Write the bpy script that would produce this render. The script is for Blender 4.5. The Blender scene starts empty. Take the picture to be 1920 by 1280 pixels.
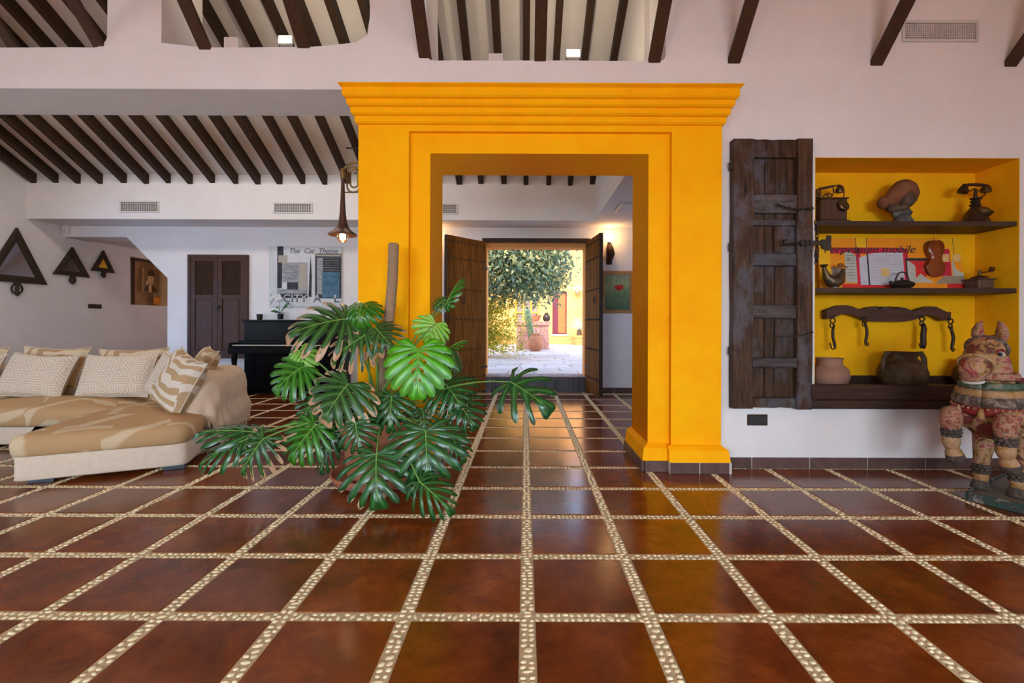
import bpy, bmesh, math, random
import numpy as np
from mathutils import Vector, Matrix, Euler, Quaternion, noise as mnoise
R = math.radians
random.seed(7)
S = bpy.context.scene
COL = S.collection

# ------------------------------------------------------------------ camera, sky, sun, assumed window lamps, fills, exposure
F, CX, CY, EYE, ROLL = 880.0, 985.0, 606.0, 1.2, R(0.2)
cam_d = bpy.data.cameras.new('camera')
cam = bpy.data.objects.new('camera', cam_d); COL.objects.link(cam)
cam_d.sensor_width = 36; cam_d.lens = F / 1920 * 36
cam_d.shift_x = (960 - CX) / 1920; cam_d.shift_y = (CY - 640) / 1920
cam_d.clip_start = .05; cam_d.clip_end = 200
cam.matrix_world = Matrix.Translation((0, 0, EYE)) @ Matrix.Rotation(R(90), 4, 'X') @ Matrix.Rotation(ROLL, 4, 'Z')
S.camera = cam
S.view_settings.view_transform = 'Standard'
S.view_settings.look = 'None'
S.view_settings.exposure = 0.0
S.view_settings.gamma = 1
S.view_settings.use_curve_mapping = False
S.cycles.max_bounces = 10
S.cycles.diffuse_bounces = 6
S.cycles.glossy_bounces = 4
S.cycles.sample_clamp_indirect = 8
S.cycles.caustics_reflective = False
S.cycles.caustics_refractive = False

wd = bpy.data.worlds.new('sky'); S.world = wd; wd.use_nodes = True
nt = wd.node_tree
sk = nt.nodes.new('ShaderNodeTexSky'); sk.sky_type = 'NISHITA'; sk.sun_disc = False
sk.sun_elevation = R(40); sk.sun_rotation = R(200)
nt.links.new(sk.outputs[0], nt.nodes['Background'].inputs[0])
nt.nodes['Background'].inputs[1].default_value = 1.15

def lamp(kind, name, loc, energy, col, target=None, **kw):
    l = bpy.data.lights.new(name, kind); l.energy = energy; l.color = col
    for k, v in kw.items(): setattr(l, k, v)
    o = bpy.data.objects.new(name, l); COL.objects.link(o); o.location = loc
    if target is not None:
        o.rotation_euler = (Vector(target) - Vector(loc)).to_track_quat('-Z', 'Y').to_euler()
    return o
lamp('SUN', 'sun', (0, 0, 30), 7.0, (1, .93, .84), (2.4, 30, 6.5), angle=R(.6))
def rect_light(name, loc, tgt, w, h, e, col):
    return lamp('AREA', name, loc, e, col, tgt, shape='RECTANGLE', size=w, size_y=h)
NEAR = dict(e=222, col=(.65, .83, 1.0), sp=R(108))
for sx in (-3.4, 1.6):
    l = rect_light('assumed_near_window', (sx, -4.3, 1.35), (sx, 4, -2.4), 3.2, 2.3, NEAR['e'], NEAR['col']); l.data.spread = NEAR['sp']  # area lamps standing in for assumed, unseen windows; the near wall is solid
l = rect_light('assumed_right_window', (5.1, -0.6, 1.4), (0, 0.2, 0), 2.6, 2.0, 80, NEAR['col']); l.data.spread = NEAR['sp']  # lamp for an assumed unseen window, judged from shadows falling left
l = rect_light('left_side_fill', (-7.9, 1.4, 1.4), (0, 1.4, .2), 2.6, 2.0, 70, NEAR['col'])  # added cool side lamp; no window known on this wall
l = rect_light('hall_left_fill', (-7.95, 5.7, 1.3), (-5.2, 8.15, .5), 1.8, 1.7, 46, (.26, .52, 1.0)); l.data.spread = R(125)  # added cool fill that brightens the hall, no window known here
rect_light('hall_right_fill', (3.2, 6.3, 1.2), (.8, 8.15, .9), 1.2, 1.5, 24, (.42, .62, 1.0))  # added blue fill for the dim wall right of the door, not a window
rect_light('hall_top_fill', (-4.2, 5.7, 4.2), (-4.2, 6.7, 0), 5.5, .4, 58, (1, .90, .80))  # added overhead fill along the hall; the ceiling has no opening
lamp('POINT', 'assumed_passage_lamp', (-6.7, 10.6, 2.2), 9, (1, .62, .52), shadow_soft_size=.1)  # unseen lamp, assumed from the warm tint of the passage wall
# added lamps imitating an assumed sun patch on the floor behind the viewer: its glow off the red tiles warms the upper walls
for sx in (-3.4, 1.6):
    rect_light('floor_bounce_fill', (sx, -4.35, 2.6), (sx + .3, -2.3, 0), 1.4, .5, 640, (1, .90, .74)).data.spread = R(40)  # added lamp, narrowed so it strikes only the unseen floor
# unseen warm fills added behind the viewer to tint the upper walls
lamp('POINT', 'warm_fill', (-2.8, -.7, 2.3), 36, (1, .62, .38), shadow_soft_size=.25)
lamp('POINT', 'warm_fill', (2.6, -.7, 2.3), 25, (1, .62, .38), shadow_soft_size=.25)

def at(px, py, d):
    """point of the room seen at photo position (px, py) at distance d in front of the camera"""
    c, s = math.cos(ROLL), math.sin(ROLL)
    dx, dy = px - CX, py - CY
    x, y = dx * c + dy * s, -dx * s + dy * c
    return Vector((x / F * d, d, EYE - y / F * d))

# ------------------------------------------------------------------ object helpers
def tag(o, label=None, cat=None, group=None, kind=None):
    if label: o['label'] = label
    if cat: o['category'] = cat
    if group: o['group'] = group
    if kind: o['kind'] = kind
    return o
def thing(name, label, cat, loc=(0, 0, 0), group=None, kind=None):
    o = bpy.data.objects.new(name, None); COL.objects.link(o); o.location = loc
    o.empty_display_size = .1
    return tag(o, label, cat, group, kind)
def wloc(o):
    v = Vector(o.location)
    while o.parent: o = o.parent; v += Vector(o.location)
    return v
def link(name, me, m, parent=None, kind=None):
    o = bpy.data.objects.new(name, me); COL.objects.link(o)
    if m is not None and not me.materials: me.materials.append(m)
    if parent is not None: o.parent = parent
    if kind: o['kind'] = kind
    return o

def smooth_path(pts, rad, k=4):
    """Catmull-Rom through points and (a, b) radii"""
    pts = [Vector(p) for p in pts]; P_, Rr = [], []; n = len(pts)
    for i in range(n - 1):
        a, b, c, d = pts[max(i - 1, 0)], pts[i], pts[i + 1], pts[min(i + 2, n - 1)]
        for q in range(k):
            t = q / k
            P_.append(.5 * ((2 * b) + (c - a) * t + (2 * a - 5 * b + 4 * c - d) * t * t + (3 * b - a - 3 * c + d) * t ** 3))
            Rr.append(tuple(rad[i][e] + (rad[i + 1][e] - rad[i][e]) * (t * t * (3 - 2 * t)) for e in (0, 1)))
    return P_ + [pts[-1]], Rr + [rad[-1]]

class MB:
    """collects vertices and faces in room coordinates; build() links ONE mesh object"""
    def __init__(self): self.v = []; self.f = []; self.uv = None
    def add(self, vs, fs, X=None):
        n = len(self.v)
        self.v += [tuple(X @ Vector(p)) if X is not None else tuple(p) for p in vs]
        self.f += [tuple(i + n for i in f) for f in fs]
        return self
    def box(self, lo, hi, b=0.0, X=None):
        (x0, y0, z0), (x1, y1, z1) = lo, hi
        if b <= 0:
            vs = [(x, y, z) for z in (z0, z1) for y in (y0, y1) for x in (x0, x1)]
            fs = [(0, 2, 3, 1), (4, 5, 7, 6), (0, 1, 5, 4), (2, 6, 7, 3), (0, 4, 6, 2), (1, 3, 7, 5)]
            return self.add(vs, fs, X)
        b = min(b, (x1 - x0) / 2.01, (y1 - y0) / 2.01, (z1 - z0) / 2.01)
        bm = bmesh.new(); bmesh.ops.create_cube(bm, size=1)
        for v in bm.verts:
            v.co = Vector(((x0 + x1) / 2 + v.co.x * (x1 - x0), (y0 + y1) / 2 + v.co.y * (y1 - y0), (z0 + z1) / 2 + v.co.z * (z1 - z0)))
        bmesh.ops.bevel(bm, geom=list(bm.edges), offset=b, segments=1, affect='EDGES', profile=.5)
        bm.verts.index_update()
        vs = [v.co.copy() for v in bm.verts]; fs = [[v.index for v in f.verts] for f in bm.faces]; bm.free()
        return self.add(vs, fs, X)
    def tube(self, pts, rad, n=8, caps=True, flat=1.0, up=None, X=None):
        """swept round (or elliptical) section along pts"""
        pts = [Vector(p) for p in pts]
        if not hasattr(rad, '__len__'): rad = [rad] * len(pts)
        vs, fs = [], []
        prev = None
        for i, p in enumerate(pts):
            t = (pts[min(i + 1, len(pts) - 1)] - pts[max(i - 1, 0)])
            if t.length < 1e-9: t = Vector((0, 0, 1))
            t.normalize()
            if prev is None:
                u = Vector(up) if up is not None else (Vector((0, 0, 1)) if abs(t.z) < .9 else Vector((1, 0, 0)))
            else: u = prev
            a = t.cross(u)
            if a.length < 1e-6: a = t.orthogonal()
            a.normalize(); bvec = a.cross(t).normalized(); prev = bvec
            r = rad[i]
            ra, rb = (r if hasattr(r, '__len__') else (r, r * flat))
            for k in range(n):
                th = 2 * math.pi * k / n
                vs.append(p + a * (ra * math.cos(th)) + bvec * (rb * math.sin(th)))
        for i in range(len(pts) - 1):
            for k in range(n):
                k2 = (k + 1) % n
                fs.append((i * n + k, i * n + k2, (i + 1) * n + k2, (i + 1) * n + k))
        if caps:
            fs.append(tuple(range(n))[::-1]); fs.append(tuple((len(pts) - 1) * n + k for k in range(n)))
        return self.add(vs, fs, X)
    def lathe(self, prof, c=(0, 0, 0), n=24, X=None, axis=None):
        """prof: list of (r, z)"""
        c = Vector(c); vs, fs = [], []
        Q = Vector((0, 0, 1)).rotation_difference(Vector(axis)).to_matrix() if axis is not None else None
        for r, z in prof:
            for k in range(n):
                th = 2 * math.pi * k / n
                p = Vector((r * math.cos(th), r * math.sin(th), z))
                vs.append(c + (Q @ p if Q else p))
        for i in range(len(prof) - 1):
            for k in range(n):
                k2 = (k + 1) % n
                fs.append((i * n + k, i * n + k2, (i + 1) * n + k2, (i + 1) * n + k))
        if prof[0][0] > 1e-6: fs.append(tuple(range(n))[::-1])
        if prof[-1][0] > 1e-6: fs.append(tuple((len(prof) - 1) * n + k for k in range(n)))
        return self.add(vs, fs, X)
    def ball(self, c, r, n=12, X=None):
        r = r if hasattr(r, '__len__') else (r, r, r)
        m = max(4, n // 2 + 1)
        vs, fs = [], []
        for i in range(m + 1):
            ph = math.pi * i / m
            for k in range(n):
                th = 2 * math.pi * k / n
                vs.append((c[0] + r[0] * math.sin(ph) * math.cos(th), c[1] + r[1] * math.sin(ph) * math.sin(th), c[2] - r[2] * math.cos(ph)))
        for i in range(m):
            for k in range(n):
                k2 = (k + 1) % n
                fs.append((i * n + k, i * n + k2, (i + 1) * n + k2, (i + 1) * n + k))
        return self.add(vs, fs, X)
    def prism(self, poly, depth, O=(0, 0, 0), ex=(1, 0, 0), ey=(0, 0, 1), inset=0.0):
        """convex-ish outline poly in the plane (ex, ey) at O, extruded along ex x ey... towards -(normal) by depth"""
        O, ex, ey = Vector(O), Vector(ex), Vector(ey)
        nrm = ex.cross(ey).normalized()
        n = len(poly)
        rows = [[O + ex * x + ey * y - nrm * depth for x, y in poly]]
        if inset:
            cx = sum(p[0] for p in poly) / n; cy = sum(p[1] for p in poly) / n
            rows.append([O + ex * x + ey * y - nrm * inset for x, y in poly])
            def ins(x, y):
                l = math.hypot(x - cx, y - cy) or 1
                k = max(0, 1 - inset / l)
                return cx + (x - cx) * k, cy + (y - cy) * k
            rows.append([O + ex * a + ey * b for a, b in (ins(x, y) for x, y in poly)])
        else:
            rows.append([O + ex * x + ey * y for x, y in poly])
        vs = [p for r in rows for p in r]; fs = []
        for i in range(len(rows) - 1):
            for k in range(n):
                k2 = (k + 1) % n
                fs.append((i * n + k, i * n + k2, (i + 1) * n + k2, (i + 1) * n + k))
        fs.append(tuple(range(n))[::-1]); fs.append(tuple((len(rows) - 1) * n + k for k in range(n)))
        return self.add(vs, fs)
    def mesh(self, name, off=Vector((0, 0, 0)), smooth=False):
        me = bpy.data.meshes.new(name)
        ox, oy, oz = off
        me.from_pydata([(x - ox, y - oy, z - oz) for x, y, z in self.v], [], self.f)
        if smooth:
            me.polygons.foreach_set('use_smooth', [True] * len(me.polygons))
            if smooth is not True: me.set_sharp_from_angle(angle=R(smooth))
        me.update()
        return me
    def build(self, name, m, parent=None, smooth=False, kind=None, fix=True, org=None):
        off = wloc(parent) if parent is not None else Vector((0, 0, 0))
        o0 = Vector(org) if org is not None else None
        me = self.mesh(name, off if o0 is None else o0, False)
        if fix:
            bm = bmesh.new(); bm.from_mesh(me)
            bmesh.ops.recalc_face_normals(bm, faces=bm.faces); bm.to_mesh(me); bm.free()
        if smooth:
            me.polygons.foreach_set('use_smooth', [True] * len(me.polygons))
            if smooth is not True: me.set_sharp_from_angle(angle=R(smooth))
        me.update()
        o = link(name, me, m, parent, kind)
        if o0 is not None: o.location = o0 - off
        return o

def filled(name, splines, y0, y1, m, parent=None, kind=None):
    """flat wall-like solid: outlines (x, z) with holes, from y0 (front) to y1 (rear)"""
    cu = bpy.data.curves.new(name, 'CURVE'); cu.dimensions = '2D'; cu.fill_mode = 'BOTH'; cu.extrude = abs(y1 - y0) / 2
    for pts in splines:
        s = cu.splines.new('POLY'); s.points.add(len(pts) - 1); s.use_cyclic_u = True
        for p, (x, z) in zip(s.points, pts): p.co = (x, z, 0, 1)
    tmp = bpy.data.objects.new('tmp', cu); COL.objects.link(tmp)
    dg = bpy.context.evaluated_depsgraph_get()
    me = bpy.data.meshes.new_from_object(tmp.evaluated_get(dg))
    bpy.data.objects.remove(tmp); bpy.data.curves.remove(cu)
    off = wloc(parent) if parent is not None else Vector((0, 0, 0))
    ym = (y0 + y1) / 2
    me.transform(Matrix.Translation(-off) @ Matrix.Translation((0, ym, 0)) @ Matrix.Rotation(R(90), 4, 'X'))
    me.materials.clear(); me.name = name
    return link(name, me, m, parent, kind)

def writing(name, body, m, parent, origin, ex, ey, size, shear=0.0, extrude=.0008, spacing=1.0, width=None):
    cu = bpy.data.curves.new(name, 'FONT'); cu.body = body; cu.size = size; cu.shear = shear; cu.extrude = extrude
    cu.space_character = spacing
    tmp = bpy.data.objects.new('tmp', cu); COL.objects.link(tmp)
    dg = bpy.context.evaluated_depsgraph_get()
    me = bpy.data.meshes.new_from_object(tmp.evaluated_get(dg))
    bpy.data.objects.remove(tmp); bpy.data.curves.remove(cu)
    ex, ey = Vector(ex), Vector(ey); nz = ex.cross(ey)
    if width:
        xs = [v.co.x for v in me.vertices]; k = width / max(1e-6, max(xs) - min(xs))
        for v in me.vertices: v.co.x = (v.co.x - min(xs)) * k
    Mx = Matrix((ex, ey, nz)).transposed().to_4x4()
    me.transform(Matrix.Translation(Vector(origin) - wloc(parent)) @ Mx)
    me.materials.clear(); me.name = name
    return link(name, me, m, parent)

def grid_obj(name, nu, nv, fn, m, parent=None, smooth=True, uv=True, closed_u=False, kind=None, solid=0.0):
    off = wloc(parent) if parent is not None else Vector((0, 0, 0))
    vs = [fn(i / (nu - 1 if not closed_u else nu), j / (nv - 1)) - off for j in range(nv) for i in range(nu)]
    fs = []; uvs = []
    for j in range(nv - 1):
        for i in range(nu - (0 if closed_u else 1)):
            i2 = (i + 1) % nu
            fs.append((j * nu + i, j * nu + i2, (j + 1) * nu + i2, (j + 1) * nu + i))
            uvs += [(i / (nu - 1), j / (nv - 1)), ((i + 1) / (nu - 1), j / (nv - 1)), ((i + 1) / (nu - 1), (j + 1) / (nv - 1)), (i / (nu - 1), (j + 1) / (nv - 1))]
    me = bpy.data.meshes.new(name); me.from_pydata(vs, [], fs)
    if uv:
        l = me.uv_layers.new(name='UVMap')
        for k, c in enumerate(uvs): l.data[k].uv = c
    if smooth: me.polygons.foreach_set('use_smooth', [True] * len(me.polygons))
    o = link(name, me, m, parent, kind)
    if solid:
        md = o.modifiers.new('thickness', 'SOLIDIFY'); md.thickness = solid; md.offset = 0
    return o

# ------------------------------------------------------------------ materials
def srgb(r, g, b):
    f = lambda c: (c / 255 / 12.92) if c / 255 <= .04045 else ((c / 255 + .055) / 1.055) ** 2.4
    return (f(r), f(g), f(b))
def c4(c): return (c[0], c[1], c[2], 1)
class NM:
    def __init__(self, name):
        self.m = bpy.data.materials.new(name); self.m.use_nodes = True
        self.t = self.m.node_tree; self.b = self.t.nodes['Principled BSDF']
    def n(self, typ, ins=None, **kw):
        nd = self.t.nodes.new('ShaderNode' + typ)
        for k, v in kw.items(): setattr(nd, k, v)
        for k, v in (ins or {}).items():
            if isinstance(v, tuple) and len(v) == 2 and hasattr(v[0], 'outputs'): self.t.links.new(v[0].outputs[v[1]], nd.inputs[k])
            elif hasattr(v, 'outputs'): self.t.links.new(v.outputs[0], nd.inputs[k])
            else: nd.inputs[k].default_value = v
        return nd
    def set(self, **kw):
        for k, v in kw.items():
            k = k.replace('_', ' ')
            if isinstance(v, tuple) and len(v) == 2 and hasattr(v[0], 'outputs'): self.t.links.new(v[0].outputs[v[1]], self.b.inputs[k])
            elif hasattr(v, 'outputs'): self.t.links.new(v.outputs[0], self.b.inputs[k])
            else: self.b.inputs[k].default_value = v
        return self
    def math(self, op, a, b=0.0, c=0.0): return self.n('Math', {0: a, 1: b, 2: c}, operation=op)
    def mix(self, fac, a, b):
        nd = self.t.nodes.new('ShaderNodeMix'); nd.data_type = 'RGBA'
        for i, v in ((0, fac), (6, a), (7, b)):
            if isinstance(v, tuple) and len(v) == 2 and hasattr(v[0], 'outputs'): self.t.links.new(v[0].outputs[v[1]], nd.inputs[i])
            elif hasattr(v, 'outputs'): self.t.links.new(v.outputs[2] if v.bl_idname == 'ShaderNodeMix' else v.outputs[0], nd.inputs[i])
            else: nd.inputs[i].default_value = c4(v) if i else v
        return nd
    def col(self, nd): self.t.links.new(nd.outputs[2] if nd.bl_idname == 'ShaderNodeMix' else nd.outputs[0], self.b.inputs['Base Color']); return self
    def bump(self, h, strength=.3, dist=.01):
        nd = self.n('Bump', {'Strength': strength, 'Distance': dist, 'Height': h}); self.t.links.new(nd.outputs[0], self.b.inputs['Normal']); return self
    def coords(self, scale=(1, 1, 1), kind='Object', rot=(0, 0, 0)):
        tc = self.n('TexCoord'); mp = self.n('Mapping', {'Scale': scale, 'Rotation': rot})
        self.t.links.new(tc.outputs[kind], mp.inputs['Vector']); return mp
    def noise(self, scale, detail=4, rough=.6, vec=None, dist=0.0):
        ins = {'Scale': scale, 'Detail': detail, 'Roughness': rough, 'Distortion': dist}
        if vec is not None: ins['Vector'] = vec
        return self.n('TexNoise', ins)
    def ramp(self, fac, stops):
        nd = self.n('ValToRGB', {'Fac': fac}); e = nd.color_ramp.elements
        while len(e) < len(stops): e.new(.5)
        for el, (p, c) in zip(e, stops): el.position = p; el.color = c4(c) if len(c) == 3 else c
        return nd

def plain(name, col, rough=.5, metal=0.0, col2=None, scale=6.0, bump=0.0, bscale=40.0, rand=0.0, spec=.25, lo=.35, hi=.65, vec=(1, 1, 1), detail=4):
    k = NM(name); mp = k.coords(vec)
    c2 = col2 or tuple(x * .8 for x in col)
    nz = k.noise(scale, detail, .62, mp)
    rp = k.ramp((nz, 0), [(lo, col), (hi, c2)])
    if rand:
        oi = k.n('ObjectInfo'); v = k.math('MULTIPLY_ADD', (oi, 'Random'), rand, 1 - rand / 2)
        hs = k.n('HueSaturation', {'Value': v, 'Color': rp}); k.col(hs)
    else: k.col(rp)
    k.set(Roughness=rough, Metallic=metal, Specular_IOR_Level=spec)
    if bump:
        n2 = k.noise(bscale, 5, .65, mp); k.bump((n2, 0), bump, .01)
    return k.m
def wood(name, c1, c2, rough=.55, vec=(18, 18, 1.2), bump=.35, rand=0.0, wear=None, spec=.18, scale=2.5):
    k = NM(name); mp = k.coords(vec)
    nz = k.noise(scale, 6, .68, mp, .6)
    rp = k.ramp((nz, 0), [(.32, c1), (.68, c2)])
    out = rp
    if wear:
        w = k.noise(3.2, 5, .7, k.coords((1, 1, .6))); wr = k.ramp((w, 0), [(.5, (0, 0, 0)), (.62, (1, 1, 1))])
        out = k.mix(wr, rp, wear)
    if rand:
        oi = k.n('ObjectInfo'); v = k.math('MULTIPLY_ADD', (oi, 'Random'), rand, 1 - rand / 2)
        hs = k.n('HueSaturation', {'Value': v}); k.t.links.new(out.outputs[2] if out.bl_idname == 'ShaderNodeMix' else out.outputs[0], hs.inputs['Color']); out = hs
    k.col(out); k.set(Roughness=rough, Specular_IOR_Level=spec)
    k.bump((nz, 0), bump, .008)
    return k.m
def glow(name, col, strength):
    k = NM(name); k.set(Base_Color=c4(col), Emission_Color=c4(col), Emission_Strength=strength); return k.m
def glass(name, col=(1, 1, 1), rough=.02):
    k = NM(name); k.set(Base_Color=c4(col), Roughness=rough, Transmission_Weight=1.0, IOR=1.45); return k.m
# ---- the palette
M = {}
def plaster(name, col, col2, var=1.6, rough=.85, bump=.12):
    k = NM(name); mp = k.coords()
    a = k.noise(var, 5, .6, mp); b = k.noise(9, 5, .65, mp)
    s = k.math('MULTIPLY_ADD', (b, 0), .35, k.math('MULTIPLY', (a, 0), .65))
    k.col(k.ramp(s, [(.36, col), (.64, col2)])); k.set(Roughness=rough, Specular_IOR_Level=.08)
    h = k.noise(5, 6, .6, mp); k.bump((h, 0), bump, .03); return k.m
M['white'] = plaster('white_plaster', (.77, .735, .715), (.71, .675, .655))
M['orange'] = plaster('orange_limewash', (1.0, .47, .0015), (.98, .385, .001), 2.2, .7, .1)
M['niche'] = plaster('ochre_limewash', (.90, .50, .008), (.84, .38, .005), 2.5, .75, .12)
M['dark_wood'] = wood('dark_beam_wood', (.030, .014, .007), (.062, .030, .014), .5, (14, 14, 14), .4)
M['rafter'] = wood('rafter_wood', (.030, .016, .009), (.055, .030, .016), .6, (8, 8, 8), .4)
M['ceil'] = plaster('ceiling_plaster', (.74, .70, .65), (.68, .64, .59), 2.5)
M['cement'] = plain('strip_cement', (.56, .43, .26), .7, col2=(.48, .36, .21), scale=30, bump=.3, bscale=120, vec=(1, 1, 1))
M['pebble'] = plain('pebble_stone', (.76, .64, .40), .42, col2=(.66, .53, .31), scale=40, rand=.5, spec=.4)
k = NM('pebble_stone_mass'); a = k.noise(45, 2, .5, k.coords())
k.col(k.ramp((a, 0), [(.35, (.66, .53, .31)), (.65, (.78, .66, .42))])); k.set(Roughness=.42, Specular_IOR_Level=.4); M['pebble_mass'] = k.m
def tilemat(name, useobj=True):
    k = NM(name)
    g = k.n('NewGeometry'); mp = k.n('Mapping', {'Vector': (g, 'Position'), 'Scale': (1, 1, 1)})
    a = k.noise(3.2, 6, .65, mp, .4); b = k.noise(14, 5, .7, mp)
    s = k.math('MULTIPLY_ADD', (b, 0), .3, k.math('MULTIPLY', (a, 0), .7))
    rp = k.ramp(s, [(.34, (.080, .0145, .0028)), (.5, (.150, .030, .0038)), (.68, (.25, .062, .008))])
    oi = k.n('ObjectInfo'); v = k.math('MULTIPLY_ADD', (oi, 'Random'), .3, .85) if useobj else None
    if useobj: k.col(k.n('HueSaturation', {'Value': v, 'Color': rp}))
    else: k.col(rp)
    st = k.noise(2, 2, .5, k.n('Mapping', {'Vector': (g, 'Position'), 'Scale': (2.5, 1.0, 1)}))
    rr = k.math('MULTIPLY_ADD', (st, 0), .16, .11); k.set(Roughness=rr, Specular_IOR_Level=.45)
    h = k.noise(2.2, 1, .5, k.n('Mapping', {'Vector': (g, 'Position'), 'Scale': (2.2, 1.0, 1)}))
    k.bump((h, 0), .03, .02); return k.m
M['tile'] = tilemat('oxblood_floor_tile'); M['tile_mass'] = tilemat('oxblood_floor_tile_mass', False)
M['base_tile'] = plain('skirting_tile', (.115, .066, .058), .35, col2=(.085, .045, .038), scale=12, rand=.25)
M['grout'] = plain('pale_grout', (.55, .50, .46), .8)
M['iron'] = plain('dark_iron', (.035, .028, .024), .5, .6, col2=(.06, .04, .03), scale=30, bump=.2)
M['vent'] = plain('vent_metal', (.62, .58, .54), .5, col2=(.6, .56, .52))
M['vent_dark'] = plain('vent_shadow_box', (.05, .045, .04), .8)
M['plastic'] = plain('white_plastic', (.72, .69, .65), .4, col2=(.70, .67, .63))
M['bright'] = glow('floodlight_lens', (1, .93, .75), 9)
M['bulb'] = glow('warm_bulb', (1, .62, .25), 14)
M['door_wood'] = wood('studded_door_wood', (.090, .030, .005), (.240, .095, .016), .7, (10, 10, .8), .3, rand=.3, spec=.05)
M['cup_wood'] = wood('cupboard_wood', (.050, .022, .013), (.090, .040, .023), .45, (14, 14, 1.2), .25)
M['old_wood'] = wood('weathered_shutter_wood', (.010, .005, .003), (.085, .041, .019), .55, (16, 16, 1.5), 1.0, rand=.35, wear=(.070, .064, .072))
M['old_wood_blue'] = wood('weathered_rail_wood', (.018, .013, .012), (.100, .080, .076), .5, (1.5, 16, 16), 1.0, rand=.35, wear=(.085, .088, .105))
M['shelf'] = wood('shelf_wood', (.035, .020, .014), (.065, .037, .024), .5, (1.5, 16, 16), .3)
M['manger'] = wood('manger_wood', (.028, .013, .010), (.060, .030, .020), .5, (1.5, 16, 16), .4)

# ------------------------------------------------------------------ the setting: floor
PITCH, ROW0, COL0, TW = .4996, 1.92, .013, .437
XL, XR = -8.03, 5.25            # room side walls
YN, YM, YM2 = -4.5, 3.92, 4.42  # near wall, dividing wall front and rear faces
YB = 8.15                       # hall rear wall
floor = MB().box((XL - .3, YN, -.12), (XR + .3, 12.4, -.0035)).build('floor', M['cement'], None, kind='structure')
tag(floor, 'red brown tiled floor laid in a grid of pebble strips', None)
def visible(x, y, m=.35):
    if y < 1.25: return False
    if not (-1.14 * y - m < x < 1.08 * y + m): return False
    if y > 4.0 and x > 1.9: return False
    return True
cells = []
for i in range(-18, 12):
    for j in range(-13, 21):
        x = COL0 + (i + .5) * PITCH; y = ROW0 + (j + .5) * PITCH
        if x < XL - .1 or x > XR or y > 11.5: continue
        if y > YB and x > -6: continue
        cells.append((0 if visible(x, y) else 1, y, x))
cells.sort()
def tile_mb(x, y, mb):
    h = TW / 2
    mb.box((x - h, y - h, -.02), (x + h, y + h, 0), .0022)
tm = MB(); tile_mb(0, 0, tm); tme = tm.mesh('tile'); tme.materials.append(M['tile'])
rest = MB(); n = 0
for vis, y, x in cells:
    if vis == 0 and n < 300:
        o = bpy.data.objects.new('tile', tme); COL.objects.link(o); o.parent = floor
        o.location = (x, y, random.uniform(-.0006, .0006)); o.rotation_euler = (random.uniform(-.0016, .0016), random.uniform(-.0016, .0016), 0); n += 1
    else: tile_mb(x, y, rest)
rest.build('tiles_beyond', M['tile_mass'], floor, kind='stuff', fix=False)

# pebbles set in the strips
def pebble_shape(seed, n=7):
    rg = random.Random(seed); vs = []; fs = []
    ph = rg.uniform(0, 6.28)
    for ring, (rr, z) in enumerate(((1.0, 0.0), (.86, .55), (.5, .92))):
        for k in range(n):
            th = 2 * math.pi * k / n
            w = 1 + .16 * math.sin(2 * th + ph) + rg.uniform(-.09, .09)
            vs.append((rr * w * math.cos(th), rr * w * math.sin(th), z))
    vs.append((0, 0, 1.0))
    for r_ in range(2):
        for k in range(n):
            k2 = (k + 1) % n; fs.append((r_ * n + k, r_ * n + k2, (r_ + 1) * n + k2, (r_ + 1) * n + k))
    for k in range(n): fs.append((2 * n + k, 2 * n + (k + 1) % n, 3 * n))
    return np.array(vs), fs
SH = [pebble_shape(s) for s in range(6)]
rg = random.Random(3); peb = []
def strip(x0, y0, dx, dy, length, w):
    s = 0.0
    while s < length:
        step = rg.uniform(.021, .034)
        big = rg.random() < .28
        pos = [rg.uniform(-.006, .006)] if big else [-w * .245 + rg.uniform(-.003, .003), w * .245 + rg.uniform(-.003, .003)]
        for q in pos:
            ss = s + step / 2 + rg.uniform(-.004, .004)
            x = x0 + dx * ss - dy * q; y = y0 + dy * ss + dx * q
            if visible(x, y, .05):
                a = (w * .33 if big else w * .205) * rg.uniform(.72, 1.08); b = step * .5 * rg.uniform(.62, .92)
                ang = math.atan2(dy, dx) + math.pi / 2 + rg.uniform(-.4, .4)
                peb.append((y, x, a, b, ang, rg.uniform(.0045, .0068), rg.randrange(6)))
        s += step
W_ = PITCH - TW
for i in range(-17, 12):
    x = COL0 + i * PITCH
    if XL < x < XR: strip(x, 1.25, 0, 1, 6.95, W_)
for j in range(-2, 13):
    y = ROW0 + j * PITCH
    for i in range(-18, 12):
        x = COL0 + i * PITCH + W_ / 2
        if x > XL - .3 and x < XR and y < YB: strip(x, y, 1, 0, TW, W_)
peb.sort()
sm = []
for s, (v, f) in enumerate(SH):
    me = bpy.data.meshes.new('pebble'); me.from_pydata([tuple(p) for p in v], [], f)
    me.polygons.foreach_set('use_smooth', [True] * len(me.polygons)); me.materials.append(M['pebble']); sm.append(me)
for y, x, a, b, ang, h, s in peb[:300]:
    o = bpy.data.objects.new('pebble', sm[s]); COL.objects.link(o); o.parent = floor
    o.location = (x, y, -.0045); o.scale = (a, b, h); o.rotation_euler = (0, 0, ang)
V = []; Fc = []; base = 0
for y, x, a, b, ang, h, s in peb[300:]:
    v, f = SH[s]; c, sn = math.cos(ang), math.sin(ang)
    X_ = v[:, 0] * a; Y_ = v[:, 1] * b
    V.append(np.stack([x + X_ * c - Y_ * sn, y + X_ * sn + Y_ * c, -.0045 + v[:, 2] * h], 1))
    Fc += [tuple(q + base for q in t) for t in f]; base += len(v)
me = bpy.data.meshes.new('pebbles_beyond'); me.from_pydata(np.concatenate(V).tolist(), [], Fc)
me.polygons.foreach_set('use_smooth', [True] * len(me.polygons))
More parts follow.
